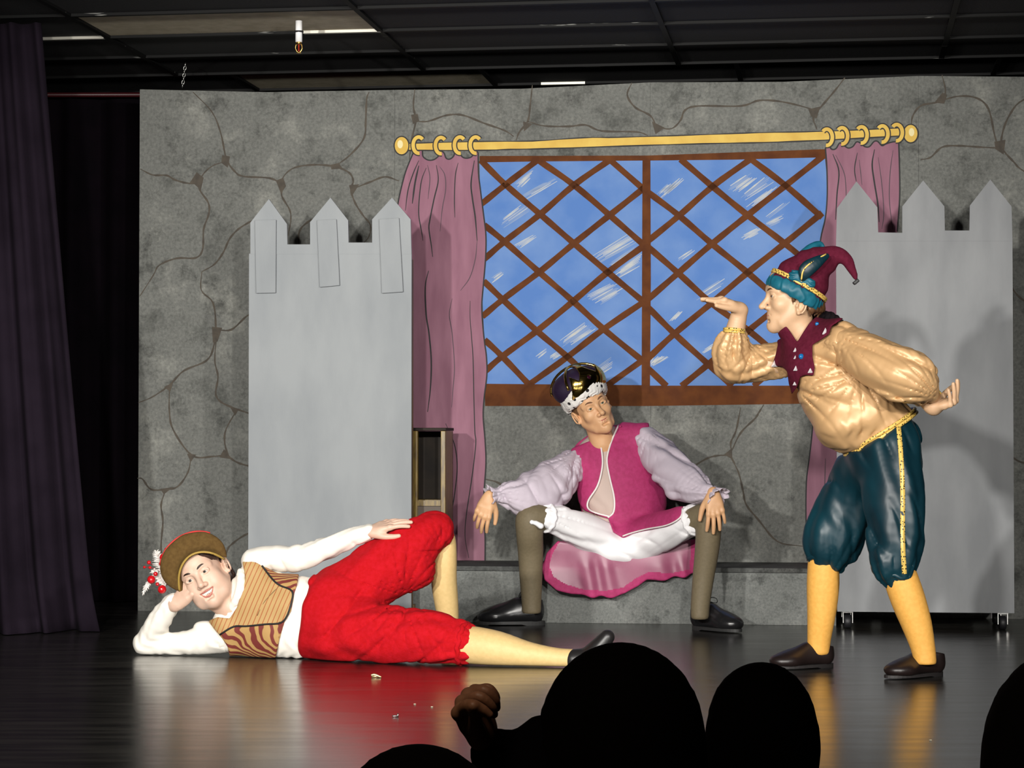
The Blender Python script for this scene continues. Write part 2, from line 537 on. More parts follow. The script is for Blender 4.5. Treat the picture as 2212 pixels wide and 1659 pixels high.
def floor_mat():
    m = bpy.data.materials.new('glossy_black_stage_paint'); m.use_nodes = True
    nt = m.node_tree; b = nt.nodes['Principled BSDF']
    tc = nt.nodes.new('ShaderNodeTexCoord')
    mp = nt.nodes.new('ShaderNodeMapping'); mp.inputs['Scale'].default_value = (0.5, 3.0, 1)
    nt.links.new(tc.outputs['Object'], mp.inputs['Vector'])
    n = nt.nodes.new('ShaderNodeTexNoise'); n.inputs['Scale'].default_value = 5; n.inputs['Detail'].default_value = 8
    nt.links.new(mp.outputs[0], n.inputs['Vector'])
    r = nt.nodes.new('ShaderNodeValToRGB')
    r.color_ramp.elements[0].position = 0.38; r.color_ramp.elements[0].color = (0.010, 0.0095, 0.009, 1)
    r.color_ramp.elements[1].position = 0.72; r.color_ramp.elements[1].color = (0.030, 0.028, 0.024, 1)
    nt.links.new(n.outputs['Fac'], r.inputs['Fac'])
    # scuffs: thin pale scratches
    mp2 = nt.nodes.new('ShaderNodeMapping'); mp2.inputs['Scale'].default_value = (0.35, 4.0, 1); mp2.inputs['Rotation'].default_value = (0, 0, 0.25)
    nt.links.new(tc.outputs['Object'], mp2.inputs['Vector'])
    n2 = nt.nodes.new('ShaderNodeTexNoise'); n2.inputs['Scale'].default_value = 22; n2.inputs['Detail'].default_value = 5
    nt.links.new(mp2.outputs[0], n2.inputs['Vector'])
    r2 = nt.nodes.new('ShaderNodeValToRGB')
    r2.color_ramp.elements[0].position = 0.70; r2.color_ramp.elements[0].color = (0, 0, 0, 1)
    r2.color_ramp.elements[1].position = 0.80; r2.color_ramp.elements[1].color = (1, 1, 1, 1)
    nt.links.new(n2.outputs['Fac'], r2.inputs['Fac'])
    mx = nt.nodes.new('ShaderNodeMix'); mx.data_type = 'RGBA'
    nt.links.new(r2.outputs['Color'], mx.inputs['Factor'])
    nt.links.new(r.outputs['Color'], mx.inputs['A']); mx.inputs['B'].default_value = (0.07, 0.065, 0.055, 1)
    nt.links.new(mx.outputs['Result'], b.inputs['Base Color'])
    rr = nt.nodes.new('ShaderNodeMapRange'); rr.inputs['To Min'].default_value = 0.16; rr.inputs['To Max'].default_value = 0.30
    nt.links.new(n.outputs['Fac'], rr.inputs['Value']); nt.links.new(rr.outputs[0], b.inputs['Roughness'])
    bp = nt.nodes.new('ShaderNodeBump'); bp.inputs['Strength'].default_value = 0.05; bp.inputs['Distance'].default_value = 0.002
    n3 = nt.nodes.new('ShaderNodeTexNoise'); n3.inputs['Scale'].default_value = 60
    nt.links.new(tc.outputs['Object'], n3.inputs['Vector']); nt.links.new(n3.outputs['Fac'], bp.inputs['Height']); nt.links.new(bp.outputs[0], b.inputs['Normal'])
    b.inputs['Specular IOR Level'].default_value = 0.6
    return m
tag(box('floor', (-4.5, 5.15, -0.12), (4.5, 12.2, 0), floor_mat()), kind='structure')
tag(box('wall_stage_front', (-4.5, 5.10, -0.62), (4.5, 5.15, -0.02), m_black), kind='structure')
tag(box('floor_auditorium', (-4.5, -2.0, -0.70), (4.5, 5.15, -0.62), mat('dark_carpet', (0.02, 0.018, 0.018), 0.95, bump=0.4, bscale=200)), kind='structure')
tag(box('wall_back', (-4.5, 12.1, 0), (4.5, 12.2, 2.8), m_black), kind='structure')
tag(box('wall_left', (-4.6, -2.0, -0.7), (-4.5, 12.2, 2.8), m_black), kind='structure')
tag(box('wall_right', (4.5, -2.0, -0.7), (4.6, 12.2, 2.8), m_black), kind='structure')
tag(box('wall_auditorium_back', (-4.6, -2.1, -0.7), (4.6, -2.0, 2.8), m_black), kind='structure')

# suspended ceiling: tiles and T-bars
ZC = 2.58
m_tile_black = mat('black_ceiling_tile', (0.010, 0.010, 0.011), 0.85, bump=0.4, bscale=120)
m_tile_tan = mat('unpainted_ceiling_tile', (0.55, 0.48, 0.33), 0.9, col2=(0.66, 0.58, 0.42), nscale=18, bump=0.3, bscale=120)
m_tbar = mat('black_painted_tbar', (0.006, 0.006, 0.006), 0.6, spec=0.15, col2=(0.30, 0.30, 0.28), nscale=7, detail=6, lo=0.67, hi=0.72, stretch=(0.5, 6, 6))  # pale streaks in the black imitate glints along the bars
m_tbar_glint = mat('tbar_painted_glint', (0.62, 0.60, 0.52), 0.35, metal=0.3)  # glints on black bars, painted in as whole pale segments
ceil = tag(box('ceiling', (-4.5, -2.0, ZC + 0.06), (4.5, 12.2, ZC + 0.12), m_black), kind='structure')
cyaw = math.radians(8.0)
CEM = Matrix.Translation((-0.57, 10.0, 0)) @ Matrix.Rotation(-cyaw, 4, 'Z')   # right rear corner of the nearer tan tile
TW, TD = 1.22, 0.53
def tile_mesh(m):
    v, f = box_geo((0.012, 0.012, ZC), (TW - 0.012, TD - 0.012, ZC + 0.015))
    me = bpy.data.meshes.new('ceiling_tile'); me.from_pydata(v, [], f); me.materials.append(m); return me
tm_b, tm_t = tile_mesh(m_tile_black), tile_mesh(m_tile_tan)
tan_cells = {(-1, -1), (-1, 2)}
for r in range(-7, 4):
    sh = 0.27 if r == 2 else 0.0
    for c in range(-3, 4):
        o = bpy.data.objects.new('ceiling_tile', tm_t if (c, r) in tan_cells else tm_b)
        COL.objects.link(o)
        o.matrix_basis = CEM @ Matrix.Translation((c * TW + sh, r * TD, 0))
        o.parent = ceil
        if (c, r) in tan_cells: o['label'] = 'tan unpainted ceiling tile'
def tbar(x0, x1, y0, y1, m):
    v, f = box_geo((x0, y0, ZC - 0.012), (x1, y1, ZC + 0.002))
    o = mesh_np('ceiling_bar', v, f, m, None, True, smooth=False)
    o.matrix_basis = CEM; o.parent = ceil
    return o
for r in range(-7, 4):
    y = r * TD
    if r == 0:
        tbar(-5.0, -TW - 0.02, y - 0.013, y + 0.013, m_tbar_glint)
        tbar(-TW - 0.02, -0.34, y - 0.013, y + 0.013, m_tbar)
        tbar(-0.34, 0.0, y - 0.013, y + 0.013, m_tbar_glint)
        tbar(0.0, 4.5, y - 0.013, y + 0.013, m_tbar)
    elif r == 3:
        tbar(-5.0, 0.5, y - 0.013, y + 0.013, m_tbar)
        tbar(0.5, 0.72, y - 0.013, y + 0.013, m_tbar_glint)
        tbar(0.72, 4.5, y - 0.013, y + 0.013, m_tbar)
    else:
        tbar(-5.0, 4.5, y - 0.013, y + 0.013, m_tbar)
    for c in range(-3, 5):
        sh = 0.27 if r == 2 else 0.0
        tbar(c * TW + sh - 0.012, c * TW + sh + 0.012, y + 0.014, y + TD - 0.014, m_tbar)

# sprinkler head under the ceiling
p = P(645.5, 92, 9.72)
spr = empty('sprinkler_head', (p[0], p[1], ZC - 0.014), 'small white fire sprinkler with brass frame hanging from the black ceiling', 'sprinkler')
m_sprw = mat('white_enamel', (0.85, 0.85, 0.85), 0.25); m_brass = mat('brass', (0.75, 0.48, 0.14), 0.25, metal=1.0)
zt = P(645, 69, 9.72)[2]; zm = P(645, 93, 9.72)[2]; zb = P(645, 114, 9.72)[2]
tube('pipe', [(p[0], p[1], ZC - 0.0145), (p[0], p[1], zm + 0.004)], [0.0145, 0.0145], m_sprw, spr, 16)
tube('escutcheon', [(p[0], p[1], zt + 0.004), (p[0], p[1], zt - 0.003)], [0.02, 0.02], m_black, spr, 16)
tube('collar', [(p[0], p[1], zm + 0.004), (p[0], p[1], zm - 0.006)], [0.012, 0.011], m_brass, spr, 12)
for sx in (-1, 1):
    tube('frame_arm', [(p[0] + sx * 0.011, p[1], zm - 0.004), (p[0] + sx * 0.014, p[1], zm - 0.022), (p[0] + sx * 0.006, p[1], zb + 0.004), (p[0], p[1], zb)], 0.0028, m_brass, spr, 8, smooth_n=4)
tube('bulb', [(p[0], p[1], zm - 0.006), (p[0], p[1], zb + 0.006)], [0.0028, 0.0028], mat('red_glass', (0.4, 0.02, 0.01), 0.1), spr, 8)
tube('deflector', [(p[0], p[1], zb + 0.001), (p[0], p[1], zb - 0.002)], [0.010, 0.011], m_brass, spr, 12)

# chain that holds the painted wall to the ceiling
ch = empty('hanging_chain', tuple(P(395, 190, 10.83)), 'thin steel chain hanging from the ceiling to the top of the painted wall', 'chain')
m_chain = mat('chain_steel', (0.5, 0.5, 0.48), 0.3, metal=1.0)
c0, c1 = P(394, 189, 10.82), P(401, 130, 10.82)
c1[2] = min(c1[2], ZC - 0.012)
N = 7
for i in range(N):
    a = c0 + (c1 - c0) * i / N; b = c0 + (c1 - c0) * (i + 1) / N
    mid = (a + b) / 2; t = (b - a); L = np.linalg.norm(t); t /= L
    sd = np.array([1.0, 0, 0]) if i % 2 else np.array([0, 1.0, 0])
    pts = [mid + t * (L * 0.62) * math.cos(q) + sd * 0.006 * math.sin(q) for q in np.linspace(0, 2 * math.pi, 12, endpoint=False)]
    tube('chain_link', pts, 0.0016, m_chain, ch, 6, closed=True)

# ------------------------------------------------------------------ drapes at the side and back of the stage
def drape(name, x0, x1, y, z0, z1, nf, amp, m, label, skew0=0.0, skew1=0.0, pud=0.0, seed=0.0):
    nu, nv = max(60, nf * 14), 40
    v = []
    for side in (0, 1):
        for j in range(nv + 1):
            t = j / nv
            for i in range(nu + 1):
                s = i / nu
                a = amp * (0.5 + 0.5 * (1 - t)) * (math.sin(2 * math.pi * nf * s + 1.1 * math.sin(5 * s + seed) + 0.5 * math.sin(4 * t + 9 * s)) + 0.35 * math.sin(2 * math.pi * nf * 2.3 * s + seed + 2 * t))
                x = x0 + (x1 - x0) * s + skew0 * (1 - t) * s + skew1 * t * s
                zz = z0 + (z1 - z0) * t
                fl = pud * max(0, 1 - t * 9) ** 2 * (1 + 0.6 * math.sin(11 * s + seed))
                v.append((x + 0.4 * fl * s, y + a - fl + side * 0.006, zz))
    f = []
    w = nu + 1; n1 = w * (nv + 1)
    for j in range(nv):
        for i in range(nu):
            q = j * w + i
            f.append((q, q + 1, q + w + 1, q + w)); f.append((n1 + q, n1 + q + w, n1 + q + w + 1, n1 + q + 1))
    for i in range(nu):
        f.append((i, n1 + i, n1 + i + 1, i + 1)); q = nv * w + i; f.append((q, q + 1, n1 + q + 1, n1 + q))
    for j in range(nv):
        q = j * w; f.append((q, q + w, n1 + q + w, n1 + q)); q += nu; f.append((q, n1 + q, n1 + q + w, q + w))
    o = mesh_np(name, v, f, m)
    return tag(o, label, 'curtain')
drape('masking_curtain', -2.62, -1.95, 9.75, 0.004, ZC - 0.02, 5, 0.05, m_drape, 'dark purple stage curtain in folds at the side, trailing on the floor', skew0=0.20, skew1=-0.04, pud=0.14, seed=1.0)
drape('backstage_curtain', -4.3, -0.9, 11.45, 0.004, P(60, 206, 11.36)[2] + 0.03, 14, 0.05, m_drape2, 'black curtain behind the edge of the painted wall', seed=3.0)
tag(tube('curtain_pipe', [(-4.5, 11.36, P(60, 206, 11.36)[2]), (-0.6, 11.36, P(330, 204, 11.36)[2])], 0.012, mat('dark_red_paint', (0.05, 0.006, 0.008), 0.4), seg=12),
    'thin dark red pipe in front of the black backstage curtain', 'pipe')

# ------------------------------------------------------------------ the painted backdrop
def stone_mat(name, dark, mid, light, sc=1.0):
    m = bpy.data.materials.new(name); m.use_nodes = True
    nt = m.node_tree; b = nt.nodes['Principled BSDF']
    tc = nt.nodes.new('ShaderNodeTexCoord')
    def noise(scale, det, ro=0.6):
        n = nt.nodes.new('ShaderNodeTexNoise'); n.inputs['Scale'].default_value = scale * sc
        n.inputs['Detail'].default_value = det; n.inputs['Roughness'].default_value = ro
        nt.links.new(tc.outputs['Object'], n.inputs['Vector']); return n
    def ramp(n, stops):
        r = nt.nodes.new('ShaderNodeValToRGB')
        el = r.color_ramp.elements
        el[0].position, el[0].color = stops[0][0], (*stops[0][1], 1)
        el[1].position, el[1].color = stops[-1][0], (*stops[-1][1], 1)
        for p_, c_ in stops[1:-1]:
            e = el.new(p_); e.color = (*c_, 1)
        nt.links.new(n.outputs['Fac'], r.inputs['Fac']); return r
    base = ramp(noise(3.2, 7, 0.7), [(0.34, dark), (0.45, mid), (0.53, mid), (0.66, light)])
    blot = ramp(noise(6.0, 10, 0.8), [(0.525, (0, 0, 0)), (0.65, (1, 1, 1))])
    fine = ramp(noise(70, 3, 0.7), [(0.3, (0.72, 0.72, 0.72)), (0.7, (1.22, 1.22, 1.2))])
    mx = nt.nodes.new('ShaderNodeMix'); mx.data_type = 'RGBA'
    sb = nt.nodes.new('ShaderNodeMath'); sb.operation = 'MULTIPLY'; sb.inputs[1].default_value = 0.72
    nt.links.new(blot.outputs['Color'], sb.inputs[0]); nt.links.new(sb.outputs[0], mx.inputs['Factor'])
    nt.links.new(base.outputs['Color'], mx.inputs['A']); mx.inputs['B'].default_value = (*[x * 0.42 for x in dark], 1)
    ml = nt.nodes.new('ShaderNodeMix'); ml.data_type = 'RGBA'; ml.blend_type = 'MULTIPLY'; ml.inputs['Factor'].default_value = 1
    nt.links.new(mx.outputs['Result'], ml.inputs['A']); nt.links.new(fine.outputs['Color'], ml.inputs['B'])
    nt.links.new(ml.outputs['Result'], b.inputs['Base Color'])
    b.inputs['Roughness'].default_value = 0.85
    b.inputs['Specular IOR Level'].default_value = 0.2
    return m
m_stone = stone_mat('painted_stone', (0.092, 0.095, 0.088), (0.165, 0.169, 0.158), (0.255, 0.258, 0.236))
m_stone2 = stone_mat('painted_stone_platform', (0.11, 0.116, 0.112), (0.175, 0.183, 0.175), (0.24, 0.247, 0.236), 1.4)
m_mortar = mat('mortar_paint', (0.055, 0.046, 0.036), 0.8, col2=(0.085, 0.070, 0.052), nscale=30)
m_line = mat('black_paint_line', (0.012, 0.011, 0.012), 0.7)
m_line2 = mat('thin_fold_paint', (0.085, 0.055, 0.07), 0.8)
m_sky = mat('painted_sky_blue', (0.090, 0.205, 0.51), 0.7, spec=0.2, col2=(0.150, 0.27, 0.55), nscale=5, detail=5, lo=0.38, hi=0.66)
m_brown = mat('painted_brown_wood', (0.085, 0.024, 0.006), 0.7, spec=0.15, col2=(0.135, 0.042, 0.009), nscale=14)
m_pinkc = mat('painted_mauve', (0.25, 0.115, 0.16), 0.8, spec=0.2, col2=(0.33, 0.16, 0.215), nscale=5, stretch=(3, 1, 0.6))
m_gold = mat('painted_gold', (0.60, 0.36, 0.022), 0.55, col2=(0.68, 0.45, 0.05), nscale=12)
m_goldhi = mat('painted_gold_highlight', (0.80, 0.70, 0.36), 0.6)
bd = empty('painted_backdrop', (0, 0, 0), 'grey stone castle wall painted on tall stage flats with a latticed window and mauve curtains', 'backdrop')
bd.matrix_basis = SETM
xs = [WP(300, 700)[0], WP(852, 700)[0], WP(1405, 700)[0], WP(1986, 700)[0], WP(2560, 700)[0]]
tops = [WP(305, 193)[1], WP(858, 194)[1], WP(1404, 178)[1], WP(1986, 164)[1], WP(2400, 160)[1]]
for i in range(4):
    g = 0.0004
    prism('wall_panel', [(xs[i] + g, 0.0), (xs[i + 1] - g, 0.0), (xs[i + 1] - g, tops[i + 1]), ((xs[i] + xs[i + 1]) / 2, (tops[i] + tops[i + 1]) / 2 - 0.012), (xs[i] + g, tops[i])], 0.0, 0.03, m_stone, bd)
    # timber brace frame behind each flat
    for bx in (xs[i] + 0.01, xs[i + 1] - 0.08):
        box('brace', (bx, 0.03, 0.0), (bx + 0.07, 0.05, min(tops[i], tops[i + 1]) - 0.05), mat('raw_timber', (0.33, 0.22, 0.11), 0.8, col2=(0.42, 0.29, 0.15), nscale=9), bd, True)
cracks = [
 [(417,199),(458,242),(477,288),(489,343),(507,370),(526,381),(583,385),(607,400),(609,424),(626,454),(628,478),(622,510)],
 [(489,348),(458,359),(436,381),(431,408),(450,438),(451,462),(440,495),(438,538),(423,557),(382,558),(344,573),(331,595),(302,640)],
 [(434,391),(409,396),(379,389),(360,379),(330,378),(303,365)],
 [(607,397),(615,378),(637,362),(678,356),(724,360),(754,373),(763,391),(758,410),(767,438),(784,465),(800,486),(797,511),(780,530)],
 [(724,359),(756,335),(786,299),(790,261),(792,215),(797,199)],
 [(762,408),(800,393),(832,382),(862,391)],
 [(560,470),(542,478),(515,495),(496,516),(482,546),(463,571),(436,587)],
 [(680,472),(667,478),(648,497),(645,524),(650,560)],
 [(436,587),(435,627),(460,654),(466,703),(462,747),(446,779),(397,801),(366,832),(330,857),(299,870)],
 [(468,712),(500,712),(533,683),(560,670)],
 [(468,725),(464,778),(471,814),(466,850),(477,868),(504,881),(535,892),(560,900)],
 [(511,886),(486,935),(491,979),(509,997),(535,1006),(560,1010)],
 [(366,837),(366,890),(375,930),(415,984),(460,986),(491,982)],
 [(413,986),(406,1020),(384,1051),(357,1057),(326,1057),(308,1035),(297,1033)],
 [(357,1060),(348,1091),(352,1127),(348,1180),(352,1240)],
 [(560,1150),(535,1153),(504,1173),(489,1194),(480,1260)],
 [(896,193),(893,230),(898,260),(890,300),(884,345)],
 [(897,262),(925,262),(965,249),(1000,249),(1045,266),(1090,282),(1110,295)],
 [(1150,184),(1145,230),(1140,262),(1122,285),(1115,303)],
 [(1140,262),(1175,272),(1230,273),(1265,270),(1300,283),(1375,285),(1400,293)],
 [(1365,179),(1355,205),(1372,232),(1405,250),(1418,275)],
 [(1418,275),(1450,278),(1470,260),(1480,238),(1510,229),(1600,229),(1640,217),(1690,220),(1750,235),(1760,245)],
 [(1825,168),(1800,200),(1770,235),(1757,255),(1765,280)],
 [(2035,162),(2042,200),(2025,220),(1990,228),(1972,250),(1968,275)],
 [(2025,220),(2070,208),(2110,212),(2135,235),(2148,290),(2155,315)],
 [(2300,190),(2212,215),(2180,250),(2165,290),(2165,320),(2190,350),(2212,370),(2300,420)],
 [(2165,320),(2120,318),(2070,315),(2035,318),(2010,340),(1988,345)],
 [(1650,874),(1640,890),(1630,905),(1600,935),(1580,975)],
 [(1576,983),(1545,985),(1520,994),(1480,1020)],
 [(1576,983),(1595,1020),(1605,1060),(1612,1090),(1640,1125),(1680,1170),(1735,1180)],
 [(1580,975),(1579,955),(1590,930),(1600,880)],
 [(1048,1035),(1080,1045),(1120,1080),(1150,1140)],
 [(2170,600),(2200,640),(2230,660)], [(2175,980),(2212,1000),(2260,990)],
]
for c in cracks:
    ribbon('mortar_line', [WP(*q) for q in c], 0.0085, -0.0008, m_mortar, bd, 5, 0.0008, wob=0.25)
for tri in ([(480,335),(497,338),(492,362),(478,352)], [(425,372),(440,384),(434,410),(420,398),(408,398)], [(596,390),(612,384),(618,402),(607,418)],
            [(714,356),(732,352),(740,364),(716,366)], [(754,400),(776,398),(760,424)], [(458,706),(480,708),(470,738),(460,740)], [(354,836),(374,826),(368,846)],
            [(496,878),(516,884),(508,898)], [(484,970),(500,992),(474,988)], [(404,980),(424,982),(412,998)], [(346,1056),(374,1052),(354,1068)],
            [(888,248),(902,246),(906,262),(892,268)], [(1746,236),(1772,230),(1764,256),(1752,252)], [(1408,262),(1436,276),(1416,290)], [(2036,200),(2046,205),(2040,224),(2018,222)],
            [(2148,306),(2172,302),(2168,334),(2150,322)], [(1564,982),(1581,968),(1582,988),(1590,1004),(1578,990)], [(1130,262),(1150,268),(1132,284)]):
    prism('mortar_patch', [WP(*q) for q in tri], -0.0009, 0.0, m_mortar, bd)

# painted window
win = prism('painted_window', [WP(*q) for q in [(1036,337),(1400,336),(1790,322),(1790,600),(1745,872),(1400,877),(1048,877)]], -0.0012, 0.0, m_brown, bd)
win['label'] = 'brown painted window frame'
prism('window_sky', [WP(*q) for q in [(1036,351),(1160,349),(1389,347),(1388,600),(1387,832),(1051,829),(1040,600)]], -0.002, -0.0012, m_sky, win)
prism('window_sky', [WP(*q) for q in [(1404,347),(1590,345),(1782,340),(1790,420),(1775,560),(1745,833),(1404,833)]], -0.002, -0.0012, m_sky, win)
streaks = [  # corners of brush streaks in the photograph
 [(1104,402),(1150,366),(1152,380),(1122,410)], [(1120,425),(1190,386),(1208,390),(1140,430)], [(1085,425),(1110,415),(1100,440)], [(1076,480),(1130,438),(1155,450),(1090,492)],
 [(1108,530),(1150,508),(1160,512),(1120,540)], [(1275,555),(1355,505),(1380,522),(1290,572)], [(1310,572),(1375,530),(1384,540),(1330,578)], [(1325,592),(1384,545),(1384,575),(1335,602)],
 [(1262,640),(1330,606),(1352,625),(1290,664)], [(1205,738),(1270,690),(1292,708),(1225,752)], [(1183,772),(1206,757),(1214,766),(1194,778)], [(1158,768),(1180,752),(1184,758),(1162,776)],
 [(1418,420),(1440,398),(1480,374),(1492,376),(1430,430)], [(1600,424),(1656,378),(1676,392),(1612,432)], [(1570,405),(1620,372),(1640,382),(1590,420)], [(1612,446),(1670,402),(1684,406),(1625,452)],
 [(1652,468),(1700,432),(1706,438),(1660,474)], [(1650,482),(1692,462),(1690,478),(1664,490)], [(1600,510),(1640,490),(1648,500),(1610,520)], [(1404,784),(1412,768),(1450,750),(1454,768),(1410,792)],
 [(1512,760),(1558,730),(1560,740),(1520,764)], [(1444,694),(1470,668),(1476,672),(1454,696)], [(1280,800),(1320,770),(1330,790),(1290,815)], [(1060,600),(1090,580),(1092,590),(1064,612)],
 [(1500,640),(1560,600),(1570,612),(1510,650)], [(1460,560),(1500,535),(1504,540),(1466,568)],
]
m_st1 = mat('white_brush_paint', (0.52, 0.53, 0.50), 0.7, col2=(0.40, 0.45, 0.52), nscale=9, stretch=(1, 1, 6)); m_st2 = mat('pale_blue_brush_paint', (0.22, 0.31, 0.50), 0.7)
rs = random.Random(5)
for q in streaks:
    if len(q) < 4: continue
    w = [np.array(WP(*c)) for c in (q[0], q[1], q[-2], q[-1])]
    W = 0.5 * (np.linalg.norm(w[0] - w[3]) + np.linalg.norm(w[1] - w[2]))
    n = max(3, int(W / 0.0055))
    for i in range(n):
        t = (i + 0.5) / n
        a_, b_ = w[0] + (w[3] - w[0]) * t, w[1] + (w[2] - w[1]) * t
        lo_, hi_ = rs.uniform(-0.05, 0.25), rs.uniform(0.75, 1.05)
        ribbon('paint_streak', [a_ + (b_ - a_) * lo_, a_ + (b_ - a_) * hi_], W / n * rs.uniform(0.6, 1.15), -0.0023, m_st1 if rs.random() < 0.6 else m_st2, win, 3, 0.0003)
bars = [
 [(1038,346),(1092,399),(1167,463),(1240,526),(1313,588),(1394,655)], [(1161,345),(1240,400),(1317,465),(1394,532)], [(1316,344),(1394,412)],
 [(1046,486),(1090,522),(1165,588),(1238,651),(1304,711),(1394,784)], [(1045,607),(1086,647),(1160,715),(1226,771),(1292,834)], [(1047,734),(1085,770),(1146,834)],
 [(1040,441),(1092,399),(1163,345)], [(1046,560),(1090,522),(1167,463),(1240,400),(1320,344)], [(1042,684),(1086,647),(1165,588),(1240,526),(1317,465),(1394,404)],
 [(1046,804),(1085,770),(1160,715),(1238,651),(1313,588),(1394,529)], [(1138,834),(1226,771),(1304,711),(1394,650)], [(1310,834),(1394,774)],
 [(1470,344),(1539,403),(1615,465),(1695,526),(1770,588)], [(1619,342),(1697,401),(1776,470)], [(1398,414),(1467,466),(1538,527),(1615,589),(1690,655),(1750,708)],
 [(1396,530),(1465,590),(1537,655),(1617,714),(1690,775),(1740,822)], [(1396,660),(1457,721),(1530,787),(1582,834)], [(1396,792),(1440,834)],
 [(1396,524),(1467,466),(1539,403),(1624,342)], [(1396,650),(1465,590),(1538,527),(1615,465),(1697,401),(1782,334)], [(1396,778),(1457,721),(1537,655),(1615,589),(1695,526),(1776,460)],
 [(1472,834),(1530,787),(1617,714),(1690,655),(1764,588)], [(1628,834),(1700,770),(1750,726)],
]
for k, b in enumerate(bars):
    ribbon('lattice_bar', [WP(*q) for q in b], 0.028, -0.0030 - 0.0002 * (k % 3), m_brown, win, 4, 0.001, taper=False, wob=0.06)
prism('mullion', [WP(*q) for q in [(1388,340),(1405,340),(1406,600),(1404,850),(1386,850),(1387,600)]], -0.0038, -0.0012, m_brown, win)

# painted curtains, rod and rings
def painted_curtain(outline, folds, edges):
    o = prism('painted_curtain', [WP(*q) for q in outline], -0.0048, -0.0005, m_pinkc, bd)
    for w, pts in folds:
        ribbon('fold_line', [WP(*q) for q in pts], w, -0.0054, m_line if w > 0.0045 else m_line2, o, 6, 0.0006)
    for pts in edges:
        ribbon('outline', [WP(*q) for q in pts], 0.0062, -0.0055, m_line, o, 5, 0.0007, taper=False)
    return o
L_right = [(1033,330),(1034,375),(1038,410),(1045,465),(1050,510),(1049,560),(1044,620),(1041,660),(1043,700),(1047,740),(1051,770),(1052,810),(1046,860),(1044,900),(1048,950),(1050,1000),(1046,1060),(1045,1110),(1048,1160),(1048,1212)]
L_top = [(893,331),(904,326),(912,324),(914,338),(925,346),(938,345),(948,337),(955,328),(960,332),(964,342),(972,344),(980,338),(984,329),(992,331),(1000,340),(1010,342),(1020,338),(1027,326),(1033,330)]
L_left = [(893,331),(884,352),(874,380),(861,435),(852,500),(850,800),(850,1212)]
painted_curtain(L_left[::-1] + L_top[1:-1] + L_right, [
 (0.005, [(905,347),(893,375),(882,410),(876,455)]), (0.008, [(905,358),(897,395),(891,440)]), (0.005, [(921,363),(911,390),(906,430),(905,465),(911,500),(914,520)]),
 (0.004, [(924,357),(929,385),(925,430)]), (0.006, [(943,357),(947,390),(938,430),(929,475),(927,495),(932,530),(935,555)]), (0.004, [(950,360),(961,378),(963,410),(956,450),(951,500)]),
 (0.0046, [(990,352),(984,380),(982,430),(983,470)]), (0.007, [(1025,347),(1018,395),(1021,430),(1027,470),(1031,520)]), (0.004, [(1031,520),(1027,560),(1015,600),(995,628)]),
 (0.007, [(926,585),(919,620),(921,680),(927,720),(932,780),(930,840),(924,890)]), (0.004, [(977,645),(971,680),(977,720),(982,790),(979,840),(976,880)]),
 (0.0046, [(1016,650),(1016,690),(1022,770),(1024,860),(1026,930),(1028,960),(1020,1030),(1008,1110),(1005,1160),(1013,1205)]), (0.0046, [(963,915),(982,960),(988,1010),(982,1070),(974,1120),(970,1200)]),
 ], [L_left[:5], L_top, L_right])
R_left = [(1783,320),(1786,360),(1787,420),(1783,470),(1773,515),(1768,570),(1766,680),(1762,800),(1755,925),(1748,990),(1742,1040),(1741,1120),(1744,1212)]
R_top = [(1783,320),(1790,316),(1797,323),(1806,321),(1814,309),(1822,314),(1832,320),(1842,317),(1850,307),(1858,309),(1868,317),(1878,317),(1888,306),(1896,306),(1905,315),(1914,311),(1928,307),(1941,306)]
R_right = [(1941,306),(1943,370),(1943,430),(1938,500),(1936,700),(1940,1212)]
painted_curtain(R_left[::-1] + R_top[1:-1] + R_right, [
 (0.006, [(1799,333),(1812,370),(1808,420),(1805,475)]), (0.004, [(1805,335),(1822,370),(1827,400),(1828,460)]), (0.0046, [(1852,330),(1846,365),(1850,395)]), (0.004, [(1856,345),(1862,400)]),
 (0.007, [(1889,323),(1884,355),(1888,390),(1896,440),(1899,480)]), (0.004, [(1897,340),(1905,400),(1909,460),(1905,495)]), (0.004, [(1929,325),(1923,370),(1921,430),(1928,495)]), (0.0045, [(1783,990),(1781,1060),(1776,1160)]),
 ], [R_left, R_top, R_right[:4]])
rod_up = [(880,310),(1035,306),(1150,305),(1260,298),(1340,297),(1500,292),(1640,287),(1780,284),(1960,276)]
rod_lo = [(880,325),(1035,325),(1100,323),(1190,321),(1400,314),(1550,310),(1650,308),(1780,303),(1960,293)]
rod = prism('painted_curtain_rod', [WP(*q) for q in rod_up + rod_lo[::-1]], -0.0062, -0.0005, m_gold, bd)
for e in (rod_up, rod_lo):
    ribbon('outline', [WP(*q) for q in e], 0.0048, -0.0066, m_line, rod, 4, 0.0005, taper=False, wob=0.3)
def oval(cx, cy, rx, ry, n=24, rot=0.0, a0=0, a1=2 * math.pi):
    return [(cx + rx * math.cos(a) * math.cos(rot) - ry * math.sin(a) * math.sin(rot), cy + rx * math.cos(a) * math.sin(rot) + ry * math.sin(a) * math.cos(rot)) for a in np.linspace(a0, a1, n)]
for k, (cx, cy, hx) in enumerate([(868, 315, -3), (1967, 289, 2)]):
    pts = oval(cx, cy, 16, 20)[:-1]
    fo = prism('finial', [WP(*q) for q in pts], -0.0070, -0.0005, m_gold, rod)
    prism('finial_highlight', [WP(*q) for q in oval(cx + hx, cy - 3, 6, 9, 14)[:-1]], -0.0073, -0.0068, m_goldhi, rod)
    ribbon('outline', [WP(*q) for q in pts + pts[:1]], 0.0055, -0.0074, m_line, rod, 0, 0.0006, taper=False)
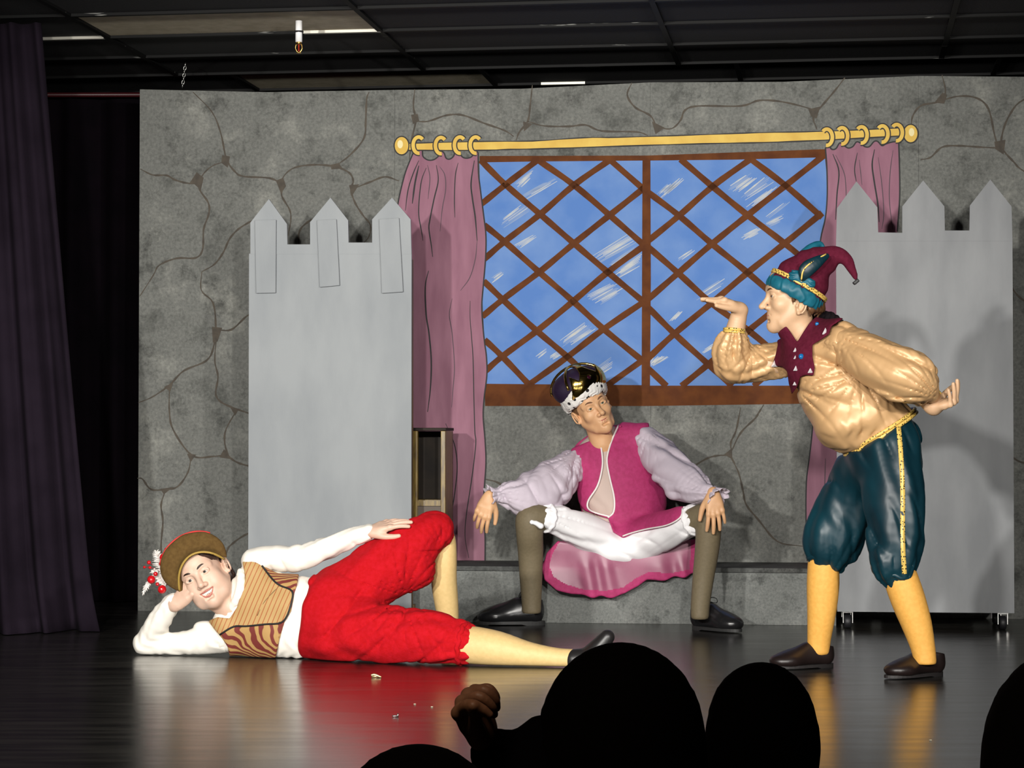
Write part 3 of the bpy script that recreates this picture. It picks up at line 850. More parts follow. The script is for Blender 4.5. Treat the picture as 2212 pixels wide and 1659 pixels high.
for k, (cx, cy, sgn) in enumerate([(905,314,-1),(953,315,-1),(994,314,-1),(1028,314,-1),(1786,297,1),(1819,294,1),(1861,292,1),(1906,290,1),(1937,287,1)]):
    a0, a1 = (math.pi * 0.45, math.pi * 1.75) if sgn < 0 else (-math.pi * 0.75, math.pi * 0.55)
    arc = oval(cx, cy, 12, 17.5, 22, 0, a0, a1)
    ribbon('painted_ring_edge', [WP(*q) for q in arc], 0.027, -0.0078, m_line, rod, 0, 0.0006, taper=False)
    ribbon('painted_ring', [WP(*q) for q in arc], 0.0165, -0.0084, m_gold, rod, 0, 0.0006, taper=False)

# ------------------------------------------------------------------ stone-painted platform along the wall
OFFP = 0.48
pf = empty('stage_platform', (0, 0, 0), 'low stone-painted platform along the foot of the painted wall', 'platform')
pf.matrix_basis = SETM
u0, u1 = WP(862, 1300, OFFP)[0], WP(1806, 1300, OFFP)[0]
PZ = 0.246
box('front_panel', (u0 + 0.006, -OFFP, 0.0), (u1 - 0.006, -OFFP + 0.02, PZ - 0.02), m_stone2, pf, True, 0.002)
box('side_panel', (u0, -OFFP, 0.0), (u0 + 0.02, -0.02, PZ - 0.02), m_stone2, pf, True)
box('side_panel', (u1 - 0.02, -OFFP, 0.0), (u1, -0.02, PZ - 0.02), m_stone2, pf, True)
box('top_board', (u0 - 0.004, -OFFP - 0.012, PZ - 0.02), (u1 + 0.004, -0.012, PZ), stone_mat('painted_stone_top', (0.05, 0.052, 0.05), (0.085, 0.088, 0.085), (0.12, 0.122, 0.115), 1.2), pf, True, 0.003)

# ------------------------------------------------------------------ castle tower cut-outs
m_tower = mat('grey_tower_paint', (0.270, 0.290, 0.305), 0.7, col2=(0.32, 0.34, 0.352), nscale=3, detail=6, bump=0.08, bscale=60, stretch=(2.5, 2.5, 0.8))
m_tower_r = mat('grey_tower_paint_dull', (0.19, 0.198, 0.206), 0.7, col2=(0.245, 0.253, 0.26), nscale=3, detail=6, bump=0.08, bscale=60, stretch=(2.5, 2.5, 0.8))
m_wood = mat('stained_timber', (0.17, 0.10, 0.045), 0.55, col2=(0.26, 0.155, 0.06), nscale=8, stretch=(6, 6, 0.8))
m_steel = mat('caster_steel', (0.55, 0.55, 0.53), 0.3, metal=1.0); m_rubber = mat('caster_rubber', (0.012, 0.012, 0.014), 0.5)
def tower(off, body, crown, slats, zbot, label, m, casters):
    t = empty('castle_tower', (0, 0, 0), label, 'stage prop')
    t.matrix_basis = SETM
    def q(pt): return WP(pt[0], pt[1], off)
    pts = [q(c) for c in body]
    prism('front_panel', [pts[0], pts[1], (pts[1][0], zbot), (pts[0][0], zbot)], -off, -off + 0.012, m, t)
    cp = [q(c) for c in crown]
    prism('battlement', cp, -off - 0.002, -off + 0.010, m, t)
    for s in slats:
        sp = [q(c) for c in s]
        bevel_obj(prism('slat', sp, -off - 0.016, -off - 0.002, m, t), 0.002)
    xa, xb = pts[0][0], pts[1][0]
    zt = min(c[1] for c in cp) - 0.02
    for bx in (xa + 0.004, xb - 0.044):
        box('frame_post', (bx, -off + 0.012, zbot), (bx + 0.04, -off + 0.075, zt), m_wood, t, True)
    box('frame_rail', (xa + 0.046, -off + 0.012, zbot), (xb - 0.046, -off + 0.075, zbot + 0.04), m_wood, t, True)
    box('base_board', (xa, -off + 0.076, zbot), (xb, -off + 0.42 if casters else -off + 0.115, zbot + 0.018), m_wood, t, True)
    for cx_ in (xa + 0.045, xb - 0.045):
        for cy_ in ((-off + 0.045, -off + 0.37) if casters else (-off + 0.045,)):
            R = zbot * 0.40
            c_ = empty('caster', (0, 0, 0)) if False else None
            fk = mesh_np('caster', *merge_geo([box_geo((cx_ - 0.022, cy_ - 0.022, zbot - 0.006), (cx_ + 0.022, cy_ + 0.022, zbot)), box_geo((cx_ - 0.021, cy_ - 0.014, R * 0.8), (cx_ - 0.018, cy_ + 0.014, zbot - 0.006)),
                         box_geo((cx_ + 0.018, cy_ - 0.014, R * 0.8), (cx_ + 0.021, cy_ + 0.014, zbot - 0.006))]), m_steel, t, True, smooth=False)
            tv, tf = tube_geo([(cx_ - 0.015, cy_, R), (cx_ - 0.011, cy_, R), (cx_ + 0.011, cy_, R), (cx_ + 0.015, cy_, R)], [R * 0.85, R, R, R * 0.85], 20)
            mesh_np('wheel', tv, tf, m_rubber, fk, True)
    return t
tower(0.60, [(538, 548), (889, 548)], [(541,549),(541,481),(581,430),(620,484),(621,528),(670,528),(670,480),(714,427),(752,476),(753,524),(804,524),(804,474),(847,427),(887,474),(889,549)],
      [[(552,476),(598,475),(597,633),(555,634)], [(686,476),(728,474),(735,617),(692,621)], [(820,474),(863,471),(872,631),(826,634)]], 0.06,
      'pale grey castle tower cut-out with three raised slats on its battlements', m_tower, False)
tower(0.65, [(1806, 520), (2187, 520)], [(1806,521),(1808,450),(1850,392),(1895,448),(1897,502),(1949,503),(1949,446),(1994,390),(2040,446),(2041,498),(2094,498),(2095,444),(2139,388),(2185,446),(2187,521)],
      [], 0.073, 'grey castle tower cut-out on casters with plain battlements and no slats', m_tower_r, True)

# wooden shelf unit on the platform behind the tower
m_shelf = mat('gilded_timber', (0.10, 0.058, 0.008), 0.35, col2=(0.24, 0.155, 0.022), nscale=16, stretch=(5, 5, 1))
m_shelfd = mat('dark_cabinet', (0.010, 0.007, 0.005), 0.6, spec=0.2, col2=(0.022, 0.015, 0.009), nscale=10)
sh = empty('shelf_unit', (0, 0, 0), 'small gilt-edged wooden shelf unit standing on the platform beside the tower', 'shelf')
sh.matrix_basis = SETM
so = 0.43
a = WP(868, 1000, so)[0]; b = WP(962, 1000, so)[0]; zt = WP(900, 924, so)[1]; zs = WP(900, 1082, so)[1]
xl = WP(890, 1000, so)[0]; xr = WP(952, 1000, so)[0]; yb = -0.20
box('post', (a, -so, PZ), (WP(902, 1000, so)[0], -so + 0.03, zt - 0.014), m_shelf, sh, True, 0.002)
box('post', (xr, -so, PZ), (b, -so + 0.03, zt - 0.014), m_shelf, sh, True, 0.002)
box('top_board', (a - 0.004, -so - 0.004, zt - 0.013), (b + 0.004, yb, zt), m_shelfd, sh, True, 0.002)
box('shelf_board', (a + 0.024, -so + 0.031, zs - 0.012), (b - 0.001, yb - 0.011, zs + 0.004), m_shelf, sh, True)
box('side_panel', (b - 0.010, -so + 0.031, PZ), (b, yb - 0.011, zt - 0.014), m_shelf, sh, True)
box('side_panel', (a, -so + 0.031, PZ), (a + 0.010, yb - 0.011, zt - 0.014), m_shelfd, sh, True)
box('back_panel', (a, yb - 0.010, PZ), (b, yb, zt - 0.014), m_shelfd, sh, True)
box('rail', (a + 0.045, -so + 0.002, zs - 0.022), (xr - 0.001, -so + 0.026, zs + 0.002), m_shelf, sh, True)
box('lower_door', (a + 0.045, -so + 0.010, PZ + 0.01), (xr - 0.001, -so + 0.022, zs - 0.024), mat('brown_cabinet', (0.06, 0.035, 0.018), 0.5), sh, True)

# ------------------------------------------------------------------ little things dropped on the floor
q = FL(812, 1464)
d1 = empty('hair_clip', tuple(q), 'tiny pale gold metal clip lying on the floor near the red breeches', 'clip')
m_clip = mat('pale_gold', (0.75, 0.62, 0.32), 0.3, metal=0.7)
tube('clip_arm', [q + (-0.016, 0, 0.008), q + (-0.004, 0.002, 0.010), q + (0.018, -0.004, 0.0025)], [0.003, 0.004, 0.0025], m_clip, d1, 8, smooth_n=4)
tube('clip_arm', [q + (-0.014, 0.01, 0.003), q + (0.0, 0.006, 0.004), q + (0.014, 0.012, 0.0025)], [0.003, 0.0035, 0.0025], m_clip, d1, 8, smooth_n=4)
q = FL(854, 1549)
d2 = empty('metal_screw', tuple(q), 'tiny dark metal screw lying alone on the stage floor', 'screw')
tube('shank', [q + (-0.009, 0, 0.003), q + (0.006, 0.003, 0.003)], [0.002, 0.0028], m_steel, d2, 8)
tube('head', [q + (0.006, 0.003, 0.0055), q + (0.0085, 0.0035, 0.0055)], [0.0055, 0.005], m_steel, d2, 12)
for px, py, lab in ((933, 1528, 'scrap of pale paper on the floor beyond the screw'), (2010, 1600, 'white fleck on the floor beneath the yellow stockings reflection'), (896, 1522, 'small yellow crumb beside the paper scrap')):
    q = FL(px, py)
    S_ = Sdf().ell(q + (0, 0, 0.0016), (0.0042, 0.003, 0.0016), None, 0)
    tag(sdf_obj('floor_scrap', S_, 0.0008, mat('dull_scrap', (0.40, 0.36, 0.26), 0.8), None, pad=0.004), lab, 'scrap')

# ================================================================== PEOPLE
def skin_mat(name, col, col2, rough=0.5):
    m = mat(name, col, rough, col2=col2, nscale=14, bump=0.06, bscale=220)
    b = m.node_tree.nodes['Principled BSDF']
    b.inputs['Subsurface Weight'].default_value = 0.12
    b.inputs['Subsurface Radius'].default_value = (0.012, 0.005, 0.003)
    b.inputs['Subsurface Scale'].default_value = 0.6
    return m

def head_geo(O, R, sc, neck, jaw=1.0, nose=1.0, smile=False, wide=1.0, h=0.0026, ear=True, ear_dz=0.0):
    """O eye-level centre of the head; R columns: x = viewer's right when the face looks at the viewer, y = out of the face, z = up.
       neck = list of (world point, radius) from under the skull downwards"""
    S = Sdf()
    inv = lambda p: (A3(R).T @ (A3(p) - A3(O))) / sc
    S.ell((0, -0.014, 0.034), (0.073 * wide, 0.094, 0.084), None, 0)
    S.ell((0, 0.026, -0.030), (0.058 * wide, 0.060, 0.078), None, 0.035)
    S.ell((0, 0.055, 0.040), (0.052, 0.032, 0.042), None, 0.03)
    for s in (-1, 1):
        S.tube([(s * 0.055 * wide, -0.004, -0.052), (s * 0.034 * jaw, 0.046, -0.094), (0, 0.067, -0.106)], [0.020, 0.020, 0.017], 0.03)
        S.ell((s * 0.041 * wide, 0.056, -0.030), (0.023, 0.022, 0.022), None, 0.025)
        S.tube([(s * 0.014, 0.083, 0.019), (s * 0.034, 0.078, 0.023), (s * 0.052, 0.062, 0.016)], [0.008, 0.009, 0.008], 0.014)
    S.ell((0, 0.068, -0.104), (0.019, 0.018, 0.016), None, 0.02)
    S.ell((0, 0.067, -0.070), (0.031, 0.023, 0.030), None, 0.02)
    for s in (-1, 1):
        S.ell((s * 0.031, 0.0925, -0.001), (0.0175, 0.012, 0.0115), None, 0.012, 'sub')
    S.tube([(0, 0.083, 0.012), (0, 0.094, -0.012), (0, 0.108 * (0.5 + 0.5 * nose), -0.036)], [0.0075, 0.0085, 0.0115], 0.012, seg_k=0.006)
    for s in (-1, 1):
        S.ell((s * 0.0125, 0.093, -0.041), (0.0085, 0.0095, 0.0075), None, 0.008)
        S.ell((s * 0.0065, 0.103, -0.0475), (0.0035, 0.004, 0.003), None, 0.002, 'sub')
        if smile:
            S.ell((s * 0.037, 0.064, -0.048), (0.018, 0.017, 0.019), None, 0.016)
            S.ell((s * 0.042, 0.036, -0.066), (0.024, 0.030, 0.030), None, 0.03)
        # eyelids
        arc = [(s * 0.031 + 0.0155 * math.cos(a), 0.0838 - 0.004 * abs(math.cos(a)), 0.0010 + 0.0062 * math.sin(a)) for a in np.linspace(0.05, math.pi - 0.05, 7)]
        S.tube(arc, [0.0040] * 7, 0.004)
        arc = [(s * 0.031 + 0.0155 * math.cos(a), 0.0828 - 0.004 * abs(math.cos(a)), -0.001 - 0.0056 * math.sin(a)) for a in np.linspace(0.05, math.pi - 0.05, 7)]
        S.tube(arc, [0.0032] * 7, 0.004)
        if ear:
            xe = s * (0.072 * wide + 0.006)
            Re = frame((0.20 * s, -0.25, 1.0), (s, -0.30, 0.0))
            ez = ear_dz
            S.ell((xe, -0.010, -0.012 + ez), (0.030, 0.017, 0.010), Re, 0.006)
            S.ell((xe + s * 0.010, -0.006, -0.010 + ez), (0.018, 0.0095, 0.009), Re, 0.003, 'sub')
            hel = [(xe + s * (0.008 + 0.003 * math.sin(t)), -0.010 - 0.004 * math.cos(t) * 0 + 0.016 * math.sin(-t) - 0.006 * math.cos(t), -0.012 + ez + 0.028 * math.cos(t)) for t in np.linspace(-0.9, 2.7, 10)]
            S.tube(hel, [0.0036] * 10, 0.002)
            S.ball((xe + s * 0.004, 0.000, -0.038 + ez), 0.0068, 0.006)
            S.ball((xe + s * 0.004, 0.006, -0.012 + ez), 0.0048, 0.005)
    if smile:
        S.ell((0, 0.093, -0.0690), (0.028, 0.017, 0.0105), None, 0.004, 'sub')
        S.tube([(-0.026, 0.079, -0.062), (0, 0.091, -0.073), (0.026, 0.079, -0.062)], [0.003] * 3, 0.006, mode='sub')
    else:
        S.tube([(-0.023, 0.083, -0.0655), (0, 0.0920, -0.0715), (0.023, 0.083, -0.0655)], [0.0011] * 3, 0.003, mode='sub')
    S.tube([(0.01, 0.086, -0.0885), (-0.01, 0.086, -0.0885)], [0.004, 0.004], 0.012, mode='sub')
    npts = [(0, -0.020, -0.050)] + [inv(p) for p, r in neck]
    S.tube(npts, [0.052] + [r / sc for p, r in neck], 0.03)
    V, Q = sdf_mesh(S, h, 1)
    return into(O, R, sc)(V), Q

m_eyew = mat('eye_white', (0.55, 0.52, 0.48), 0.3)
m_pupil = mat('pupil', (0.01, 0.008, 0.007), 0.1)
m_teeth = mat('teeth', (0.80, 0.76, 0.66), 0.3)
def eye_mat(name, col): return mat(name, col, 0.2)
def ball_geo(c, r, n=14, m=10, sq=(1, 1, 1)):
    v, f = [], []
    for j in range(m + 1):
        for i in range(n):
            th, ph = math.pi * j / m, 2 * math.pi * i / n
            v.append((c[0] + r * sq[0] * math.sin(th) * math.cos(ph), c[1] + r * sq[1] * math.sin(th) * math.sin(ph), c[2] + r * sq[2] * math.cos(th)))
    for j in range(m):
        for i in range(n):
            f.append((j * n + i, (j + 1) * n + i, (j + 1) * n + (i + 1) % n, j * n + (i + 1) % n))
    return np.array(v), np.array(f)
def face_parts(parent, O, R, sc, m_iris, m_brow, m_lip, smile=False, gaze=(0, 0), brow_up=0.0, lipw=1.0):
    T = into(O, R, sc)
    for s in (-1, 1):
        c = (s * 0.031, 0.0735, -0.0005)
        v, f = ball_geo(c, 0.0118)
        e = mesh_np('eye', T(v), f, m_eyew, parent)
        d = np.array([gaze[0], 1.0, gaze[1]]); d /= np.linalg.norm(d)
        v, f = ball_geo(A3(c) + d * 0.0074, 0.0066, sq=(1, 0.85, 1)); mesh_np('iris', T(v), f, m_iris, e)
        v, f = ball_geo(A3(c) + d * 0.0112, 0.0032, sq=(1, 0.8, 1)); mesh_np('pupil', T(v), f, m_pupil, e)
        pts = [(s * 0.012, 0.0915, 0.0185 + brow_up), (s * 0.024, 0.0908, 0.0240 + brow_up), (s * 0.038, 0.0855, 0.0255 + brow_up), (s * 0.053, 0.0715, 0.0180 + brow_up)]
        tube('eyebrow', list(T(pts)), [0.0030 * sc, 0.0040 * sc, 0.0034 * sc, 0.0014 * sc], m_brow, parent, 8, smooth_n=4)
    if smile:
        S = Sdf().tube([(-0.027, 0.0785, -0.0605), (-0.014, 0.0865, -0.0630), (0, 0.0895, -0.0625), (0.014, 0.0865, -0.0630), (0.027, 0.0785, -0.0605)], [0.0012, 0.0024, 0.0028, 0.0024, 0.0012], 0.002)
        S.tube([(-0.026, 0.0785, -0.0625), (-0.015, 0.086, -0.0790), (0, 0.0880, -0.0830), (0.015, 0.086, -0.0790), (0.026, 0.0785, -0.0625)], [0.0012, 0.0028, 0.0034, 0.0028, 0.0012], 0.002)
        sdf_obj('lips', S, 0.0014, m_lip, parent, M=T, pad=0.006)
        S = Sdf()
        for i in range(-3, 4):
            S.ell((i * 0.0063, 0.0815 - 0.00022 * i * i * 2.2, -0.0690), (0.0033, 0.0028, 0.0066), None, 0.0006)
        sdf_obj('teeth', S, 0.0011, m_teeth, parent, M=T, pad=0.006)
        v, f = ball_geo((0, 0.073, -0.070), 0.022, sq=(1, 0.35, 0.5)); mesh_np('mouth_inside', T(v), f, mat('mouth_dark', (0.10, 0.018, 0.015), 0.5), parent)
    else:
        w = 0.024 * lipw
        S = Sdf().tube([(-w, 0.0810, -0.0650), (-w * 0.45, 0.0880, -0.0665), (0, 0.0898, -0.0675), (w * 0.45, 0.0880, -0.0665), (w, 0.0810, -0.0650)], [0.001, 0.0030, 0.0030, 0.0030, 0.001], 0.002)
        S.tube([(-w, 0.0810, -0.0658), (-w * 0.5, 0.0875, -0.0745), (0, 0.0888, -0.0760), (w * 0.5, 0.0875, -0.0745), (w, 0.0810, -0.0658)], [0.001, 0.0034, 0.0038, 0.0034, 0.001], 0.002)
        sdf_obj('lips', S, 0.0014, m_lip, parent, M=T, pad=0.006)

FING = [(0.030, 0.072, 0.0088), (0.0105, 0.080, 0.0090), (-0.0095, 0.074, 0.0086), (-0.0285, 0.058, 0.0076)]
def hand_geo(O, R, sc=1.0, curl=(15, 15, 10), spread=6, thumb=(35, 25, 10), left=False, stub=0.05, h=0.0021, curls=None, thumb_in=0.0, arm=None):
    """O wrist; R columns: x along the hand, y to the thumb (mirrored for left), z out of the back of the hand"""
    S = Sdf()
    for i, (y, L, r) in enumerate(FING):
        c = curls[i] if curls else curl
        a = [math.radians(q) for q in c]
        sp = math.radians(spread * (1.5 - i))
        p = np.array([0.088 - 0.004 * abs(i - 1) - (0.006 if i == 3 else 0), y, 0.002])
        pts, ang = [p], 0.0
        for k, fr in enumerate((0.46, 0.30, 0.24)):
            ang += a[k]
            d = np.array([math.cos(ang) * math.cos(sp), math.cos(ang) * math.sin(sp), -math.sin(ang)])
            p = p + d * L * fr
            pts.append(p)
        S.tube(pts, [r * 1.04, r, r * 0.93, r * 0.80], 0.0045, seg_k=0.003)
        S.tube([(0.012, y * 0.45, 0.0), (0.05, y * 0.8, 0.003), pts[0]], [0.0155, 0.0135, r * 1.12], 0.010)
        S.ball(pts[0] + (0, 0, 0.002), r * 1.05, 0.006)
    S.ell((0.045, 0.0, -0.005), (0.044, 0.036, 0.0135), None, 0.012)
    t0, t1, t2 = [math.radians(q) for q in thumb]
    p0 = np.array([0.016, 0.020, -0.006]); dn = math.radians(22 + thumb_in)
    d = np.array([math.cos(t0), math.sin(t0) * math.cos(dn), -math.sin(t0) * math.sin(dn) - 0.1])
    p1 = p0 + d * 0.045
    d = np.array([math.cos(t0 - t1), math.sin(t0 - t1) * math.cos(dn), -abs(math.sin(t0)) * math.sin(dn) - 0.1 - thumb_in * 0.004]); p2 = p1 + d * 0.031
    d = np.array([math.cos(t0 - t1 - t2), math.sin(t0 - t1 - t2), -0.2 - thumb_in * 0.006]); p3 = p2 + d * 0.022
    S.tube([p0, p1, p2, p3], [0.0165, 0.0125, 0.0102, 0.0082], 0.010, seg_k=0.004)
    S.tube([(-stub, 0, 0), (-0.004, 0, 0), (0.02, 0, -0.001)], [0.0235, 0.0225, 0.022], 0.014, flat=((0, 0, 1), 0.78))
    if arm:
        inv = lambda p: (A3(R).T @ (A3(p) - A3(O))) / sc * (1, -1 if left else 1, 1)
        S.tube([inv(p) for p, r in arm], [r / sc for p, r in arm], 0.016, seg_k=0.01)
    V, Q = sdf_mesh(S, h, 1, pad=0.02)
    if left:
        V = V * (1, -1, 1); Q = Q[:, ::-1]
    return into(O, R, sc)(V), Q
def hframe(x, z): return frame(x, z)

def shoe(parent, heel, toe, m_up, m_sole, sc=1.0, wk=1.0, hk=1.0, laces=None, name='shoe', low=False):
    """heel: floor point; toe: direction on the floor"""
    heel = A3(heel); dd = A3((toe[0], toe[1], 0)); toe = heel + dd / np.linalg.norm(dd) * 0.28 * sc
    d = toe - heel; L = np.linalg.norm(d[:2]); x = np.array([d[0], d[1], 0]) / L
    R = np.stack([x, np.cross([0, 0, 1], x), [0, 0, 1]], 1)
    k = L / 0.28
    S = Sdf()
    S.ell((0.215, 0.004, 0.032), (0.064, 0.046, 0.030), None, 0)
    S.tube([(0.05, 0, 0.040), (0.13, 0, 0.038), (0.20, 0.003, 0.034)], [0.036, 0.036, 0.040], 0.02, flat=((0, 0, 1), 0.85))
    S.ell((0.042, 0, 0.052), (0.042, 0.035, 0.048), None, 0.02)
    S.tube([(0.055, 0, 0.070), (0.115, 0, 0.066), (0.175, 0, 0.046)], [0.034, 0.032, 0.028], 0.025)
    S.tube([(0.048, 0, 0.075), (0.046, 0, 0.088 if low else 0.100)], [0.034, 0.036], 0.015)
    S.plane((0, 0, 0.014), (0, 0, -1)).plane((0.05, 0, 0.088 if low else 0.096), (-0.18, 0, 1))
    T0 = into(heel, R, k); T = lambda V: T0(A3(V) * (1, wk, hk))
    o = sdf_obj(name, S, 0.0032, m_up, parent, M=T)
    n = 40
    outline = []
    for i in range(n):
        a = 2 * math.pi * i / n
        cx, hw = (0.14 + 0.143 * math.cos(a)), 0
        w = 0.036 + 0.012 * max(0, math.cos(a - 0.0)) ** 1 - 0.004 * math.cos(2 * a + 0.6)
        outline.append((cx, w * math.sin(a)))
    v = [(p[0], p[1], 0.015) for p in outline] + [(p[0], p[1], 0.0045 if p[0] > 0.085 else 0.0) for p in outline]
    f = [tuple(range(n)), tuple(range(2 * n - 1, n - 1, -1))] + [(i, i + n, (i + 1) % n + n, (i + 1) % n) for i in range(n)]
    mesh_np('sole', T(np.array(v)), f, m_sole, o, smooth=False)
    if laces:
        for j in range(4):
            x0 = 0.098 + 0.020 * j; zz = 0.099 - 0.0095 * j
            pts = [(x0, -0.022, zz - 0.012), (x0, -0.010, zz + 0.001), (x0 + 0.003, 0.010, zz + 0.001), (x0 + 0.004, 0.022, zz - 0.012)]
            tube('lace', list(T(pts)), 0.0022 * k, laces, o, 6, smooth_n=4)
        for s in (-1, 1):
            pts = [(0.096, 0, 0.102), (0.088, s * 0.016, 0.116), (0.098, s * 0.034, 0.112), (0.105, s * 0.030, 0.098), (0.098, 0, 0.101)]
            tube('lace_bow', list(T(pts)), 0.0018 * k, laces, o, 6, smooth_n=5)
    return o
def torso_core(name_pts, h=0.012):
    S = Sdf()
    for pts, rad in name_pts: S.tube(pts, rad, 0.03)
    return sdf_mesh(S, h, 1)
def clip_polys(polys, Ymin=None, soft=0.0):
    """keep the cloth whose place falls within one of the traced outlines (traced in the photograph); beyond depth Ymin keep all"""
    def f(D, X, Y, Z):
        px, py = proj(X, Y, Z)
        px, py = np.broadcast_arrays(px, py)
        near = D < 0.03
        q = np.full(D.shape, 1.0, np.float32)
        a, b = px[near], py[near]
        Yn = np.broadcast_to(Y, D.shape)[near]
        best = None
        for p in polys:
            d = poly_dist(a, b, p) * (Yn / F)
            best = d if best is None else np.minimum(best, d)
        if Ymin is not None: best = np.minimum(best, Ymin - Yn)
        q[near] = best
        return smax(D, q, soft)
    return f
def shell(off, th):
    def f(D, X, Y, Z): return np.abs(D - off) - th
    return f
def inside_sel(polys_idx):
    """material index by traced outline"""
    def f(C):
        px, py = proj(C[:, 0], C[:, 1], C[:, 2])
        out = np.zeros(len(C), int)
        for i, p in polys_idx:
            out[poly_dist(px, py, p) < 0] = i
        return out
    return f
class Lookup:
    """put a point onto the front of an SDF body along the view of the photograph"""
    def __init__(s, S, h=0.008): s.D, s.lo, s.h = S.field(h, 0.05)
    def val(s, p):
        q = (p - s.lo) / s.h
        i = np.clip(np.floor(q).astype(int), 0, np.array(s.D.shape) - 2); t = np.clip(q - i, 0, 1)
        r = 0
        for a in (0, 1):
            for b in (0, 1):
                for c in (0, 1):
                    r += s.D[i[0] + a, i[1] + b, i[2] + c] * (t[0] if a else 1 - t[0]) * (t[1] if b else 1 - t[1]) * (t[2] if c else 1 - t[2])
        return r
    def front(s, px, py, off=0.0, Yd=None):
        y0, y1 = s.lo[1], s.lo[1] + s.h * (s.D.shape[1] - 1)
        prev = None
        for Y in np.arange(y0, y1, s.h * 0.5):
            v = s.val(P(px, py, Y)) - off
            if v < 0: return P(px, py, Y)
        return P(px, py, Yd if Yd is not None else (y0 + y1) / 2)

def headframe(fwd, up):
    y = A3(fwd) / np.linalg.norm(fwd); z = A3(up); z = z - y * np.dot(y, z); z /= np.linalg.norm(z)
    return np.stack([np.cross(y, z), y, z], 1)
def ring(name, c, n, r, tr, m, parent, q=1.0, seg=8, N=40, ref=(0, 1, 0), wob=0.0, nw=9):
    """closed band round axis n; q squashes the radius along ref"""
    n = A3(n) / np.linalg.norm(n); e = A3(ref) - n * np.dot(ref, n); e /= np.linalg.norm(e); g = np.cross(n, e)
    pts = [A3(c) + r * (q * math.cos(a) * e + math.sin(a) * g) + n * wob * math.sin(nw * a) for a in np.linspace(0, 2 * math.pi, N, endpoint=False)]
    return tube(name, pts, tr, m, parent, seg, closed=True)
def surf_ribbon(name, lk, pts, w, off, m, parent, th=0.003, n=6, Yd=None):
    """band lying on the front of a body, traced along photo points"""
    c = catmull(pts, n); N = len(c); v, f = [], []
    for i in range(N):
        t = c[min(i + 1, N - 1)] - c[max(i - 1, 0)]; t /= np.linalg.norm(t) + 1e-9
        k = np.array([-t[1], t[0]]) * w / 2
        for s in (1, -1):
            a = c[i] + s * k
            p = lk.front(a[0], a[1], off, Yd); v += [p, p + (0, th, 0)]
    v = np.array(v)
    for i in range(N - 1):
        o = 4 * i
        f += [(o, o + 2, o + 6, o + 4), (o + 1, o + 5, o + 7, o + 3), (o, o + 4, o + 5, o + 1), (o + 2, o + 3, o + 7, o + 6)]
    return mesh_np(name, v, f, m, parent)
def surf_tube(name, lk, pts, r, off, m, parent, n=5, Yd=None):
    c = catmull(pts, n)
    pp = [lk.front(a[0], a[1], off, Yd) for a in c]
    for _ in range(2):
        pp = [pp[0]] + [(pp[i - 1] + 2 * pp[i] + pp[i + 1]) / 4 for i in range(1, len(pp) - 1)] + [pp[-1]]
    return tube(name, pp, r, m, parent, 8)
def pattern_mat(name, kind, c1, c2, n=(1, 0, 0), freq=60.0, frac=0.2, rough=0.7, c3=None):
    m = bpy.data.materials.new(name); m.use_nodes = True
    nt = m.node_tree; b = nt.nodes['Principled BSDF']; b.inputs['Roughness'].default_value = rough
    tc = nt.nodes.new('ShaderNodeTexCoord')
    if kind == 'stripe':
        d = nt.nodes.new('ShaderNodeVectorMath'); d.operation = 'DOT_PRODUCT'; d.inputs[1].default_value = n
        nt.links.new(tc.outputs['Object'], d.inputs[0])
        mu = nt.nodes.new('ShaderNodeMath'); mu.operation = 'MULTIPLY'; mu.inputs[1].default_value = freq
        fr = nt.nodes.new('ShaderNodeMath'); fr.operation = 'FRACT'
        lt = nt.nodes.new('ShaderNodeMath'); lt.operation = 'LESS_THAN'; lt.inputs[1].default_value = frac
        nt.links.new(d.outputs['Value'], mu.inputs[0]); nt.links.new(mu.outputs[0], fr.inputs[0]); nt.links.new(fr.outputs[0], lt.inputs[0])
        fac = lt.outputs[0]
    elif kind == 'paisley':
        w = nt.nodes.new('ShaderNodeTexWave'); w.wave_type = 'RINGS'; w.inputs['Scale'].default_value = freq
        w.inputs['Distortion'].default_value = 9.0; w.inputs['Detail'].default_value = 1.5; w.inputs['Detail Scale'].default_value = 0.6
        nt.links.new(tc.outputs['Object'], w.inputs['Vector'])
        r = nt.nodes.new('ShaderNodeValToRGB'); r.color_ramp.elements[0].position = 0.42; r.color_ramp.elements[1].position = 0.58
        nt.links.new(w.outputs['Fac'], r.inputs['Fac']); fac = r.outputs['Color']
    elif kind == 'spots':
        v = nt.nodes.new('ShaderNodeTexVoronoi'); v.inputs['Scale'].default_value = freq; v.inputs['Randomness'].default_value = 0.55
        nt.links.new(tc.outputs['Object'], v.inputs['Vector'])
        lt = nt.nodes.new('ShaderNodeMath'); lt.operation = 'LESS_THAN'; lt.inputs[1].default_value = frac
        nt.links.new(v.outputs['Distance'], lt.inputs[0]); fac = lt.outputs[0]
    mx = nt.nodes.new('ShaderNodeMix'); mx.data_type = 'RGBA'
    mx.inputs['A'].default_value = (*c1, 1); mx.inputs['B'].default_value = (*c2, 1)
    nt.links.new(fac, mx.inputs['Factor']); nt.links.new(mx.outputs['Result'], b.inputs['Base Color'])
    return m

